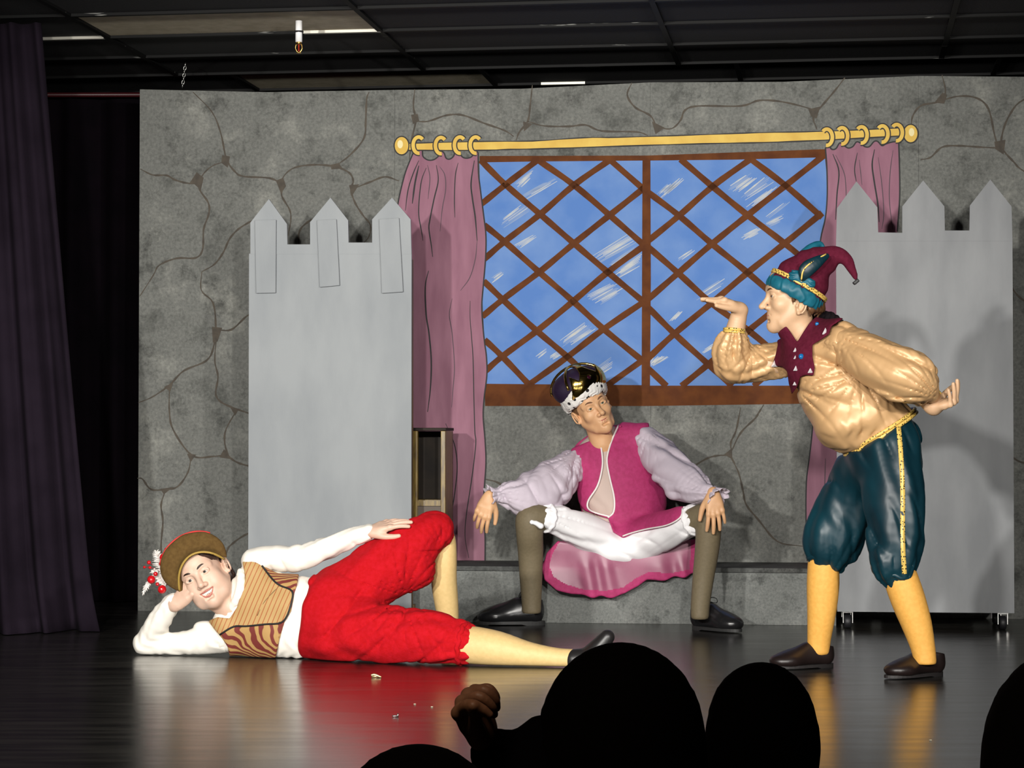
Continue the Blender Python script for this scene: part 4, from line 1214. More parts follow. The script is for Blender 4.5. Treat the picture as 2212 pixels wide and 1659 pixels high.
# ------------------------------------------------------------------ KING: sits on the platform, knees wide, hands on knees
def king():
    K = empty('person', tuple(FL(1330, 1352)), 'seated person in magenta waistcoat and white breeches with a tall fur-trimmed crown, hands on knees', 'person')
    J = P
    skin = skin_mat('king_skin', (0.66, 0.37, 0.19), (0.72, 0.42, 0.22))
    m_vest = mat('magenta_wool', (0.36, 0.022, 0.11), 0.75, col2=(0.42, 0.03, 0.14), nscale=60, bump=0.25, bscale=260, sheen=0.2)
    m_lin = mat('pink_satin_lining', (0.25, 0.060, 0.118), 0.38, col2=(0.32, 0.092, 0.16), nscale=8, spec=0.6)
    m_shirt = mat('beige_shirt', (0.52, 0.41, 0.36), 0.8, bump=0.1, bscale=200)
    m_sleeve = mat('lavender_cotton', (0.56, 0.49, 0.56), 0.8, bump=0.1, bscale=220)
    m_white = mat('white_cotton', (0.86, 0.85, 0.86), 0.75, bump=0.08, bscale=200)
    m_sock = mat('olive_grey_stocking', (0.145, 0.115, 0.065), 0.7, col2=(0.165, 0.13, 0.075), nscale=90)
    m_shoe = mat('black_leather', (0.012, 0.012, 0.013), 0.28, spec=0.6); m_sole = mat('black_sole', (0.02, 0.02, 0.02), 0.6); m_lace = mat('black_lace', (0.015, 0.015, 0.015), 0.7)
    m_pipe = mat('white_piping', (0.80, 0.74, 0.72), 0.6)
    # head
    R = headframe((0.26, -0.96, 0.06), (-0.47, 0.02, 0.88)); sc = 0.98
    O = J(1288, 877, 10.03) - 0.078 * sc * R[:, 1]
    hd = head_geo(O, R, sc, [(J(1302, 957, 10.14), 0.054), (J(1312, 995, 10.18), 0.060)], jaw=1.0, nose=1.1)
    # hands
    xl = J(1034, 1135, 9.83) - J(1055, 1074, 9.83)
    hl = hand_geo(J(1056, 1073, 9.84), frame(xl, (-0.15, -1, 0.15)), 0.98, curls=[(8, 22, 12), (14, 20, 12), (18, 22, 12), (20, 24, 14)], spread=4, thumb=(38, 20, 10), stub=0.005)
    xr = J(1548, 1135, 9.62) - J(1540, 1068, 9.64)
    hr = hand_geo(J(1541, 1066, 9.655), frame(xr, (0.05, -1, 0.25)), 1.0, curls=[(12, 16, 8), (12, 14, 8), (14, 16, 8), (16, 18, 10)], spread=7, thumb=(40, 18, 5), left=True, stub=0.005)
    core = torso_core([([J(1312, 990, 10.18), J(1330, 1060, 10.18), J(1340, 1150, 10.18)], [0.07, 0.10, 0.09]),
                       ([J(1312, 985, 10.18), J(1245, 1000, 10.16), J(1150, 1075, 9.98), J(1062, 1074, 9.85)], [0.05, 0.04, 0.03, 0.02]),
                       ([J(1312, 985, 10.18), J(1395, 955, 10.14), J(1465, 1035, 9.9), J(1538, 1067, 9.66)], [0.05, 0.04, 0.03, 0.02]),
                       ([J(1330, 1165, 10.16), J(1200, 1125, 9.95), J(1146, 1122, 9.89), J(1146, 1200, 9.935), J(1148, 1310, 9.955)], [0.07, 0.045, 0.03, 0.022, 0.016]),
                       ([J(1350, 1165, 10.16), J(1480, 1130, 9.86), J(1528, 1120, 9.75), J(1526, 1200, 9.705), J(1512, 1310, 9.625)], [0.07, 0.045, 0.03, 0.022, 0.016])])
    joined('body', [hd, hl, hr, core], skin, K)
    face_parts(K, O, R, sc, eye_mat('iris_green', (0.10, 0.13, 0.08)), mat('king_brow', (0.16, 0.07, 0.03), 0.8), mat('king_lip', (0.42, 0.12, 0.09), 0.45), gaze=(0.05, 0.1), brow_up=0.003)
    # breeches and stockings
    Sp = Sdf().tube([J(1285, 1150, 10.20), J(1395, 1150, 10.20)], [0.095, 0.095], 0.03)
    Sp.tube([J(1322, 1178, 10.12), J(1262, 1150, 10.03), J(1205, 1124, 9.94), J(1180, 1119, 9.90)], [0.088, 0.080, 0.066, 0.058], 0.04, fold=(0.005, 6, 18))
    Sp.tube([J(1362, 1176, 10.12), J(1428, 1152, 9.98), J(1482, 1130, 9.84), J(1500, 1124, 9.80)], [0.088, 0.080, 0.070, 0.064], 0.04, fold=(0.005, 6, 18))
    Sp.ell(J(1345, 1192, 10.06), (0.12, 0.07, 0.055), None, 0.04)
    Sp.plane((0, 0, PZ + 0.002), (0, 0, -1))
    Sp.wrinkle((0.25, 0.3, 1), 0.09, 0.003, 0.7, 1.3)
    Sp.crease((0.35, 0.3, 1), 0.080, 0.010, 0.5, 1.3, 4).radial(J(1150, 1100, 9.9), 26, 0.010, 0.10, 0.40, 0.4, 4).radial(J(1530, 1090, 9.8), 26, 0.010, 0.10, 0.42, 1.4, 4)
    sdf_obj('breeches', Sp, 0.0058, m_white, K)
    for pts, rad in (([J(1175, 1119, 9.90), J(1146, 1120, 9.88), J(1144, 1150, 9.89), J(1146, 1190, 9.93), J(1147, 1250, 9.95), J(1148, 1300, 9.955), J(1148, 1328, 9.95)], [0.055, 0.060, 0.058, 0.055, 0.049, 0.043, 0.041]),
                     ([J(1496, 1124, 9.80), J(1528, 1118, 9.75), J(1530, 1150, 9.74), J(1527, 1190, 9.71), J(1519, 1250, 9.66), J(1513, 1305, 9.63), J(1512, 1330, 9.62)], [0.055, 0.058, 0.054, 0.051, 0.045, 0.040, 0.038])):
        sdf_obj('stocking', Sdf().tube(pts, rad, 0.0, seg_k=0.02).plane((0, 0, 0.055), (0, 0, -1), 0.01), 0.006, m_sock, K, it=2)
    for c, n, r in ((J(1181, 1119, 9.90), J(1205, 1124, 9.94) - J(1170, 1118, 9.885), 0.057), (J(1499, 1124, 9.80), J(1482, 1130, 9.84) - J(1505, 1122, 9.79), 0.061)):
        ring('hem', c, n, r, 0.009, m_white, K, wob=0.004, nw=11)
    # knee bows
    for c in (J(1158, 1130, 9.82),):
        S = Sdf().tube([c, c + (0.02, -0.01, -0.012)], [0.010, 0.013], 0.006).tube([c, c + (-0.018, -0.005, 0.004)], [0.007, 0.010], 0.006)
        sdf_obj('knee_bow', S, 0.003, m_white, K, pad=0.01)
    # shirt, waistcoat
    flat = ((0, 1, 0), 0.66)
    def torso(S, g=0.0):
        S.tube([J(1316, 985, 10.19), J(1326, 1025, 10.18), J(1343, 1085, 10.18), J(1345, 1140, 10.18)], [0.125 + g, 0.170 + g, 0.182 + g, 0.17 + g], 0.03, flat=flat)
        S.tube([J(1252, 988, 10.18), J(1300, 962, 10.19), J(1345, 945, 10.19), J(1390, 945, 10.17)], [0.050 + g, 0.052 + g, 0.052 + g, 0.056 + g], 0.05)
        return S
    St = torso(Sdf(), -0.006); St.wrinkle((1, 0, 0.3), 0.05, 0.003, 0.6, 0.4)
    sdf_obj('shirt', St, 0.007, m_shirt, K)
    Sv = torso(Sdf())
    Sv.tube([J(1322, 1178, 10.12), J(1262, 1150, 10.03)], [0.088, 0.080], 0.05)
    Sv.tube([J(1362, 1176, 10.12), J(1428, 1152, 9.98), J(1482, 1130, 9.84)], [0.088, 0.080, 0.070], 0.05)
    Sv.wrinkle((1, 0.2, 0.15), 0.12, 0.004, 0.5, 2.0)
    lk = Lookup(Sv)
    polyL = [(1293,945),(1299,962),(1301,985),(1301,1010),(1291,1050),(1271,1080),(1270,1098),(1285,1107),(1318,1115),(1312,1120),(1262,1103),(1250,1085),(1241,1030),(1234,1005),(1227,985),(1236,968),(1260,958)]
    polyR = [(1330,922),(1346,910),(1375,914),(1402,912),(1405,950),(1410,985),(1427,1020),(1442,1060),(1446,1094),(1476,1094),(1473,1120),(1440,1138),(1400,1145),(1365,1154),(1346,1163),(1325,1150),(1313,1118),(1326,1108),(1327,1075),(1319,1040),(1311,1000),(1317,965)]
    Sv.fn(lambda D, X, Y, Z: D - 0.012).fn(clip_polys([polyL, polyR], 10.22, 0.004))
    Sv.plane(J(1340, 1168, 10.1) + (0, 0, -0.004), (0, 0.25, -1), 0.003)
    vest = sdf_obj('waistcoat', Sv, 0.0055, m_vest, K)
    surf_tube('piping', lk, [(1283,951),(1296,958),(1301,985),(1301,1010),(1291,1050),(1271,1080),(1270,1098),(1287,1108),(1318,1116)], 0.0040, 0.014, m_pipe, vest)
    surf_tube('piping', lk, [(1336,919),(1324,945),(1314,975),(1311,1000),(1319,1040),(1327,1075),(1326,1106),(1313,1118)], 0.0040, 0.014, m_pipe, vest)
    surf_tube('piping', lk, [(1345,1158),(1365,1151),(1400,1142),(1440,1135),(1470,1118),(1474,1098)], 0.0034, 0.014, m_pipe, vest)
    # stand-up collar behind the neck
    S = Sdf().tube([J(1284, 953, 10.11), J(1290, 944, 10.17), J(1310, 934, 10.23), J(1332, 926, 10.19), J(1340, 921, 10.13)], [0.006, 0.016, 0.018, 0.016, 0.006], 0.01, flat=((0, 1, 0), 0.6), seg_k=0.01)
    sdf_obj('collar', S, 0.005, m_vest, K)
    # sleeves with gathered cuffs
    S = Sdf().tube([J(1236, 1000, 10.15), J(1212, 1028, 10.10), J(1172, 1062, 10.00), J(1132, 1074, 9.92), J(1096, 1068, 9.88), J(1073, 1070, 9.855)], [0.060, 0.088, 0.108, 0.084, 0.052, 0.032], 0.02, fold=(0.006, 7, 22), seg_k=0.03)
    S.ell(J(1168, 1098, 9.99), (0.075, 0.07, 0.055), None, 0.04)
    S.wrinkle((0.9, 0.2, 0.45), 0.11, 0.005, 0.8, 0.2).crease((0.95, 0.1, 0.25), 0.12, 0.013, 0.6, 0.2, 4).radial(J(1066, 1070, 9.85), 30, 0.012, 0.05, 0.20, 0.6, 3.5).radial(J(1235, 985, 10.1), 24, 0.012, 0.05, 0.20, 1.6, 4)
    sdf_obj('sleeve', S, 0.0055, m_sleeve, K)
    S = Sdf().tube([J(1398, 952, 10.14), J(1425, 985, 10.08), J(1458, 1022, 9.95), J(1492, 1050, 9.82), J(1518, 1062, 9.73), J(1535, 1066, 9.68)], [0.062, 0.080, 0.086, 0.074, 0.050, 0.034], 0.02, fold=(0.005, 6, 20), seg_k=0.03)
    S.ell(J(1478, 1062, 9.88), (0.07, 0.06, 0.035), None, 0.04)
    S.wrinkle((0.5, 0.3, 0.9), 0.11, 0.004, 0.8, 2.2).crease((0.6, 0.2, 0.8), 0.12, 0.010, 0.7, 2.2, 4).radial(J(1542, 1068, 9.7), 30, 0.012, 0.05, 0.22, 0.9, 3.5).radial(J(1400, 930, 10.1), 22, 0.010, 0.05, 0.20, 2.2, 4)
    sdf_obj('sleeve', S, 0.0055, m_sleeve, K)
    for c, ax, r, nm in ((J(1067, 1070, 9.85), J(1042, 1072, 9.83) - J(1085, 1066, 9.87), 0.034, 8), (J(1545, 1068, 9.665), J(1552, 1090, 9.65) - J(1528, 1062, 9.70), 0.038, 9)):
        ax = A3(ax) / np.linalg.norm(ax); Rf = frame(ax, (0, 0, 1))
        n, mm = 72, 5; v = []
        for side in (0, 1):
            for j in range(mm):
                t = j / (mm - 1)
                for i in range(n):
                    a = 2 * math.pi * i / n
                    rr = r * (0.78 + 0.55 * t) + 0.008 * t * math.sin(nm * a) + 0.003 * t * math.sin(2 * nm * a + 1) - 0.0015 * side
                    v.append(c + Rf @ np.array([0.036 * (t - 0.3) + 0.004 * t * math.sin(nm * a + 0.8), rr * math.cos(a), rr * math.sin(a)]))
        f = []
        for side in (0, 1):
            for j in range(mm - 1):
                for i in range(n):
                    q = side * n * mm + j * n + i; q2 = side * n * mm + j * n + (i + 1) % n
                    f.append((q, q2, q2 + n, q + n) if side == 0 else (q, q + n, q2 + n, q2))
        for i in range(n):
            q = (mm - 1) * n + i; q2 = (mm - 1) * n + (i + 1) % n; f.append((q, q2, q2 + n * mm, q + n * mm))
        mesh_np('cuff_ruffle', np.array(v), f, m_sleeve, K)
    # skirt of the robe hanging over the platform edge, lining showing
    outer = [(1205,1168),(1180,1195),(1170,1225),(1178,1252),(1203,1273),(1250,1287),(1310,1291),(1352,1284),(1380,1268),(1398,1253),(1430,1252),(1470,1247),(1503,1240),(1506,1165),(1450,1168),(1340,1190),(1250,1172)]
    inner = [(1215,1160),(1194,1195),(1186,1222),(1196,1246),(1222,1262),(1262,1274),(1310,1276),(1346,1269),(1372,1250),(1400,1236),(1450,1238),(1490,1230),(1494,1150),(1340,1170)]
    S = Sdf().box(J(1338, 1226, 10.025), (0.36, 0.014, 0.16), None, 0.008, 0)
    S.fn(clip_polys([outer], None, 0.006))
    def wav(D, X, Y, Z):
        return D + 0.0
    rz = J(1338, 1190, 10.0)
    def ripple(D, X, Y, Z):
        a = X * 42 + 2.2 * np.sin(X * 17) + 14 * (Z - rz[2])
        return D + 0.006 * np.sin(a) * np.clip((rz[2] - Z) * 14, 0, 1)
    S.fn(ripple)
    sdf_obj('robe_skirt', S, 0.0048, [m_vest, m_lin], K, sel=inside_sel([(1, inner)]))
    # shoes
    shoe(K, FL(1176, 1350), (-1, -0.03), m_shoe, m_sole, 1.04, 1.18, 1.18, laces=m_lace)
    shoe(K, FL(1498, 1359), (0.62, -0.78), m_shoe, m_sole, 1.0, 1.18, 1.18, laces=m_lace)
    # crown
    T = into(O, R, sc)
    m_fur = pattern_mat('ermine', 'spots', (0.80, 0.78, 0.74), (0.012, 0.01, 0.012), freq=34, frac=0.27, rough=0.95)
    m_velv = mat('dark_purple_velvet', (0.016, 0.006, 0.028), 0.6, sheen=0.35, bump=0.2, bscale=120)
    m_foil = mat('gold_foil', (0.85, 0.60, 0.16), 0.13, metal=1.0, bump=0.12, bscale=30)
    S = Sdf().ell((0.004, -0.022, 0.112), (0.116, 0.122, 0.080), None, 0)
    for i in range(6):
        a = i * math.pi / 3 + 0.3
        S.ell((0.004 + 0.060 * math.cos(a), -0.022 + 0.060 * math.sin(a), 0.120), (0.062, 0.062, 0.058), None, 0.012)
    crown = sdf_obj('crown', S, 0.0045, m_velv, K, M=T)
    S = Sdf()
    N = 28
    pts = [(0.090 * math.sin(a), -0.014 + 0.108 * math.cos(a), 0.066 + 0.024 * math.cos(a) + 0.004 * math.sin(5 * a)) for a in np.linspace(0, 2 * math.pi, N)]
    S.tube(pts, [0.0210] * N, 0.006, flat=((0, 0, 1), 2.0))
    S.wrinkle((1, 1, 1), 0.016, 0.002, 1.0, 0.7)
    fo = sdf_obj('fur_band', S, 0.0032, m_fur, crown, M=T)
    S = Sdf().ell((0.004, -0.022, 0.112), (0.121, 0.127, 0.086), None, 0)
    for i in range(6):
        a = i * math.pi / 3 + 0.3
        S.ell((0.004 + 0.060 * math.cos(a), -0.022 + 0.060 * math.sin(a), 0.120), (0.067, 0.067, 0.063), None, 0.03)
    S.fn(shell(0.004, 0.0035))
    pl = np.array([(-0.112, 0.070), (-0.104, 0.130), (-0.086, 0.172), (-0.066, 0.140), (-0.040, 0.165), (-0.008, 0.215), (0.012, 0.160), (0.030, 0.135), (0.055, 0.172), (0.070, 0.125), (0.086, 0.070)])
    def clipl(D, X, Y, Z):
        d = poly_dist(X + 0 * Y + 0 * Z, Z + 0 * X + 0 * Y, pl)
        return smax(smax(D, d, 0.002), -Y - 0.0, 0.0)
    S.fn(clipl)
    sdf_obj('gold_plate', S, 0.0034, m_foil, crown, M=T)
    lkd = T
    v, f = ball_geo((-0.016, 0.109, 0.128), 0.012, sq=(1, 0.6, 1)); mesh_np('gem', T(v), f, mat('dark_gem', (0.03, 0.004, 0.012), 0.08), crown)
    ring('gem_setting', T([(-0.016, 0.108, 0.128)])[0], R[:, 1], 0.0135, 0.0030, m_foil, crown, N=24)
    for a0 in (0.9, 2.6):
        pts = [(0.004 + 0.127 * math.cos(a0) * math.sin(t), -0.022 + 0.133 * math.sin(a0) * math.sin(t), 0.112 + 0.092 * math.cos(t)) for t in np.linspace(-1.5, 1.5, 16)]
        tube('gold_arch', list(T(pts)), 0.006, m_foil, crown, 8)
    # hair showing at the temple
    S = Sdf().ell((0, -0.022, 0.028), (0.078, 0.092, 0.082), None, 0).plane((0, 0.035, 0), (0, 1, -0.35), 0.01).plane((0, 0, -0.03), (0, 0.2, -1), 0.01)
    S.wrinkle((1, 0.3, 0.1), 0.012, 0.0016, 0.8, 0.3)
    sdf_obj('hair', S, 0.004, mat('king_hair', (0.14, 0.07, 0.03), 0.6), K, M=T)
king()

# ------------------------------------------------------------------ JESTER: stands bent forward, shading the eyes with one hand
def jester():
    K = empty('person', tuple(FL(1880, 1455)), 'standing person in jester hat, gold satin blouse and teal breeches, leaning forward', 'person')
    J = P
    skin = skin_mat('jester_skin', (0.50, 0.315, 0.185), (0.56, 0.36, 0.215))
    m_satin = mat('gold_satin', (0.48, 0.29, 0.135), 0.42, metal=0.15, spec=0.5, col2=(0.54, 0.335, 0.16), nscale=4)
    m_teal = mat('teal_velvet', (0.0014, 0.015, 0.023), 0.42, sheen=0.4, spec=0.4, col2=(0.003, 0.030, 0.043), nscale=5)
    m_teal2 = mat('bright_teal_velvet', (0.004, 0.070, 0.105), 0.45, sheen=0.3, spec=0.3, col2=(0.010, 0.115, 0.165), nscale=14)
    m_maroon = mat('maroon_wool', (0.070, 0.005, 0.016), 0.9, spec=0.12, col2=(0.092, 0.008, 0.023), nscale=70, bump=0.2, bscale=260)
    m_trim = pattern_mat('gold_braid', 'spots', (0.62, 0.42, 0.10), (0.03, 0.02, 0.008), freq=120, frac=0.33, rough=0.4)
    m_sock = mat('yellow_tights', (0.62, 0.31, 0.055), 0.65, col2=(0.68, 0.35, 0.07), nscale=80)
    m_shoe = mat('dark_brown_leather', (0.011, 0.0065, 0.006), 0.38); m_sole = mat('dark_sole', (0.012, 0.010, 0.010), 0.6)
    m_silver = mat('silver_stud', (0.72, 0.68, 0.70), 0.2, metal=0.3); m_bluegem = mat('blue_gem', (0.005, 0.10, 0.28), 0.08)
    m_hair = mat('jester_hair', (0.040, 0.017, 0.007), 0.5, col2=(0.10, 0.045, 0.016), nscale=40, stretch=(1, 1, 0.3))
    R = headframe((-1, -0.14, -0.02), (-0.03, -0.05, 1)); sc = 0.97
    O = J(1664, 640, 7.95) - 0.080 * sc * R[:, 1]
    hd = head_geo(O, R, sc, [(J(1722, 706, 7.96), 0.052), (J(1752, 745, 7.97), 0.060), (J(1775, 775, 7.97), 0.065)], nose=1.06, jaw=0.95, ear_dz=-0.024)
    # hands
    x = J(1548, 640, 8.0) - J(1598, 664, 8.03)
    h1 = hand_geo(J(1599, 667, 8.03), frame(x, (0.35, -0.1, 1)), 0.92, curls=[(28, -8, -4), (26, -4, -2), (28, 0, 0), (30, 2, 2)], spread=3, thumb=(22, 10, 5), stub=0.0, arm=[(J(1588, 714, 8.05), 0.034), (J(1594, 690, 8.04), 0.030), (J(1599, 670, 8.032), 0.026)])
    x = J(2058, 868, 7.70) - J(2018, 880, 7.73)
    h2 = hand_geo(J(2016, 880, 7.735), frame(x, (0.30, 0.25, -1)), 0.88, curls=[(58, 6, 4), (62, 4, 4), (66, 6, 4), (70, 8, 4)], spread=2, thumb=(50, 20, 5), left=True, stub=0.0, arm=[(J(2000, 858, 7.77), 0.032), (J(2009, 870, 7.748), 0.031), (J(2017, 880, 7.735), 0.028)])
    core = torso_core([([J(1760, 770, 7.97), J(1800, 830, 7.97), J(1890, 930, 7.97), J(1900, 1000, 7.97)], [0.07, 0.09, 0.10, 0.10]),
                       ([J(1770, 780, 7.97), J(1700, 785, 8.10), J(1585, 790, 8.10), J(1588, 714, 8.05)], [0.05, 0.04, 0.03, 0.03]),
                       ([J(1780, 770, 7.95), J(1835, 745, 7.80), J(1965, 815, 7.66), J(2003, 862, 7.765)], [0.05, 0.04, 0.03, 0.028]),
                       ([J(1890, 985, 8.0), J(1830, 1080, 8.10), J(1785, 1190, 8.10), J(1778, 1280, 8.11), J(1769, 1395, 8.14)], [0.08, 0.06, 0.03, 0.025, 0.012]),
                       ([J(1915, 985, 7.9), J(1935, 1100, 7.82), J(1940, 1230, 7.80), J(1970, 1330, 7.80), J(1993, 1405, 7.80)], [0.08, 0.06, 0.03, 0.025, 0.012])])
    joined('body', [hd, h1, h2, core], skin, K)
    face_parts(K, O, R, sc, eye_mat('iris_brown', (0.08, 0.035, 0.015)), m_hair, mat('jester_lip', (0.50, 0.20, 0.14), 0.45), lipw=0.9)
    T = into(O, R, sc)
    # hair at the nape and in front of the ear
    S = Sdf().ell((0, -0.038, 0.020), (0.080, 0.078, 0.085), None, 0)
    for i in range(15):
        a = -0.5 + 0.28 * i; rr = 0.070
        cx, cy = rr * math.cos(math.pi * 1.5 + (i - 7) * 0.22), -0.034 + rr * math.sin(math.pi * 1.5 + (i - 7) * 0.22)
        S.tube([(cx, cy, -0.02), (cx * 1.02, cy - 0.004, -0.05), (cx * 0.96, cy + 0.012, -0.070 - 0.010 * math.sin(i * 2.1))], [0.012, 0.010, 0.003], 0.008)
    S.plane((0, -0.024, 0), (0, 1, -0.25), 0.008)
    for s in (-1, 1):
        S.tube([(s * 0.074, 0.018, 0.02), (s * 0.074, 0.016, -0.012), (s * 0.071, 0.014, -0.03)], [0.008, 0.006, 0.002], 0.005)
    S.wrinkle((1, 1, 0), 0.011, 0.0022, 0.5, 0.3)
    sdf_obj('hair', S, 0.0034, m_hair, K, M=T)
    # hat
    ax = np.array([0.50, 0.0, 0.866]); cb = J(1717, 633, 7.95)
    S = Sdf()
    fr = np.array([-0.866, 0, 0.50])
    N = 30
    pts = [cb + fr * 0.094 * math.cos(a) + np.array([0, 1, 0]) * 0.082 * math.sin(a) for a in np.linspace(0, 2 * math.pi, N)]
    S.tube([p - ax * 0.002 for p in pts], [0.0120] * N, 0.004, flat=(ax, 2.0))
    S.wrinkle((0.3, 1, 0.2), 0.022, 0.0022, 0.8, 0.4)
    hat = sdf_obj('jester_hat', S, 0.0034, m_teal2, K)
    for k, off in ((0.0042, 0.026), (0.0042, 0.0335)):
        pp = [cb + ax * off + fr * 0.105 * math.cos(a) + np.array([0, 1, 0]) * 0.0925 * math.sin(a) for a in np.linspace(0, 2 * math.pi, 48, endpoint=False)]
        tube('braid', pp, k, m_trim, hat, 8, closed=True)
    S = Sdf().tube([cb + ax * 0.022, J(1737, 600, 7.95), J(1757, 577, 7.95), J(1783, 561, 7.95), J(1808, 552, 7.94), J(1828, 560, 7.93), J(1841, 581, 7.93), J(1848, 601, 7.93)],
                   [0.1005, 0.085, 0.066, 0.046, 0.032, 0.023, 0.015, 0.007], 0.01, flat=((0, 1, 0), 0.86), seg_k=0.02)
    S.plane(cb + ax * 0.004, -ax, 0.006)
    S.wrinkle((0.5, 0.2, 0.8), 0.06, 0.003, 0.9, 1.4)
    sdf_obj('hat_crown', S, 0.0042, m_maroon, hat)
    S = Sdf().box(J(1849, 609, 7.93), (0.011, 0.006, 0.011), frame((0.75, 0, 0.65), (0, 1, 0)), 0.002, 0)
    sdf_obj('tassel', S, 0.0022, m_black, hat, pad=0.01)
    # teal pocket and pointed ear on the near side, second ear beyond
    S = Sdf().ell(J(1722, 598, 7.866), (0.030, 0.014, 0.022), frame((0.9, 0, -0.35), (0, 0, 1)), 0).ell(J(1748, 613, 7.866), (0.022, 0.012, 0.022), None, 0.02).wrinkle((0.3, 0, 1), 0.016, 0.003, 0.6, 0.5)
    sdf_obj('ear_lining', S, 0.003, m_teal2, hat)
    S = Sdf().tube([J(1734, 602, 7.852), J(1742, 583, 7.845), J(1762, 568, 7.85), J(1786, 553, 7.87)], [0.010, 0.026, 0.022, 0.010], 0.008, flat=((0, 1, 0), 0.5), seg_k=0.01)
    sdf_obj('ear', S, 0.003, m_teal, hat)
    tube('braid', [J(1731, 604, 7.838), J(1735, 585, 7.832), J(1750, 569, 7.835), J(1784, 549, 7.86)], 0.003, m_trim, hat, 6, smooth_n=5)
    S = Sdf().tube([J(1730, 552, 8.01), J(1752, 536, 8.03), J(1770, 527, 8.04), J(1779, 534, 8.04)], [0.014, 0.016, 0.011, 0.006], 0.008, seg_k=0.01)
    sdf_obj('ear', S, 0.0034, m_teal2, hat)
    # blouse
    def body(S):
        S.tube([J(1772, 790, 7.96), J(1800, 830, 7.96), J(1852, 880, 7.96), J(1892, 920, 7.96)], [0.112, 0.132, 0.140, 0.130], 0.05, flat=((0, 1, 0), 1.2))
        S.tube([J(1705, 775, 8.10), J(1765, 752, 8.0), J(1825, 742, 7.84)], [0.062, 0.075, 0.075], 0.06)
        S.ell(J(1812, 925, 7.94), (0.085, 0.13, 0.07), frame((0.85, 0, -0.5), (0.5, 0, 0.85)), 0.06)
        return S
    Sb = body(Sdf()); lk = Lookup(Sb)
    Sb.wrinkle((0.75, 0.3, -0.6), 0.13, 0.005, 0.9, 0.6)
    Sb.crease((0.6, 0.2, 0.8), 0.13, 0.014, 0.8, 0.6, 5).radial(J(1848, 800, 7.9), 17, 0.015, 0.03, 0.26, 0.7, 4).radial(J(1728, 850, 7.9), 13, 0.012, 0.04, 0.24, 1.9, 4)
    def nearwaist(X, Y, Z):
        return np.clip(1.0 - np.abs((X - wst[0]) * wn[0] + (Z - wst[2]) * wn[2]) / 0.16, 0, 1) + 0 * Y
    wst = J(1901, 934, 7.96); wn = J(1972, 890, 7.96) - J(1830, 978, 7.96); wn = np.array([-wn[2], 0, wn[0]]); wn /= np.linalg.norm(wn)
    Sb.wrinkle((0.87, 0.45, 0.3), 0.038, 0.0045, 0.5, 1.9, where=nearwaist)
    Sb.plane(wst - wn * 0.004, -wn, 0.02)
    blouse = sdf_obj('blouse', Sb, 0.0058, m_satin, K)
    # near sleeve, far sleeve
    S = Sdf().tube([J(1822, 742, 7.83), J(1868, 768, 7.76), J(1925, 798, 7.69), J(1968, 815, 7.66), J(1990, 838, 7.70), J(2007, 858, 7.765)], [0.062, 0.078, 0.088, 0.088, 0.062, 0.034], 0.02, fold=(0.005, 6, 14), seg_k=0.04)
    S.ell(J(1955, 838, 7.69), (0.07, 0.06, 0.05), None, 0.04)
    S.wrinkle((0.35, 0.25, 1), 0.12, 0.004, 0.8, 0.9).crease((0.45, 0.2, 0.9), 0.12, 0.012, 0.5, 0.9, 5).radial(J(2014, 864, 7.76), 26, 0.016, 0.05, 0.24, 0.4, 3.5).radial(J(1806, 726, 7.8), 22, 0.014, 0.04, 0.26, 1.3, 4).crease((0.9, 0.2, 0.1), 0.06, 0.014, 0.5, 2.0, where=lambda X, Y, Z: np.clip((X - 1.28) * 6, 0, 1) + 0 * Y + 0 * Z)
    sdf_obj('sleeve', S, 0.0055, m_satin, K)
    S = Sdf().tube([J(1712, 772, 8.10), J(1665, 780, 8.12), J(1620, 786, 8.12), J(1588, 786, 8.11)], [0.064, 0.062, 0.064, 0.060], 0.02, fold=(0.007, 6, 26), seg_k=0.03)
    S.tube([J(1586, 786, 8.11), J(1580, 762, 8.09), J(1584, 740, 8.07), J(1586, 720, 8.055)], [0.062, 0.064, 0.058, 0.034], 0.03, fold=(0.008, 9, 4), seg_k=0.03)
    S.wrinkle((0.9, 0.2, -0.4), 0.09, 0.003, 0.7, 2.9).radial(J(1588, 708, 8.05), 52, 0.014, 0.04, 0.17, 0.3, 3).radial(J(1628, 752, 8.05), 15, 0.015, 0.04, 0.15, 1.1, 4).radial(J(1700, 830, 8.1), 18, 0.010, 0.04, 0.20, 2.1, 4)
    sdf_obj('sleeve', S, 0.0050, m_satin, K)
    for c, n, r in ((J(1586, 715, 8.05), (0.08, 0, 1), 0.035), (J(2010, 861, 7.76), J(2016, 872, 7.74) - J(1998, 848, 7.78), 0.036)):
        for d in (-0.004, 0.005):
            ring('cuff_braid', A3(c) + A3(n) / np.linalg.norm(n) * d, n, r, 0.0050, m_trim, K)
    # waist braid
    for d in (0.0, 0.012):
        fr2 = np.array([-wn[2], 0, wn[0]])
        pp = [wst + wn * (d - 0.004) + 0.143 * math.cos(a) * fr2 + np.array([0, 1, 0]) * 0.150 * math.sin(a) for a in np.linspace(0, 2 * math.pi, 56, endpoint=False)]
        tube('waist_braid', pp, 0.0062, m_trim, K, 8, closed=True)
    # collar with points, studs and gem
    poly = [(1748,698),(1736,716),(1722,739),(1707,716),(1698,704),(1684,714),(1676,722),(1680,745),(1675,768),(1667,790),(1690,793),(1700,802),(1704,830),(1710,852),(1722,836),(1729,814),(1742,810),(1757,812),(1760,794),(1755,770),(1755,745),(1775,733),(1791,722),(1796,705),(1822,688),(1795,680),(1765,682)]
    Sc = body(Sdf())
    Sc.tube([J(1722, 706, 7.96), J(1752, 745, 7.97)], [0.055, 0.066], 0.03)
    lk2 = Lookup(Sc)
    Sc.fn(lambda D, X, Y, Z: D - 0.015).fn(clip_polys([poly], None, 0.003))
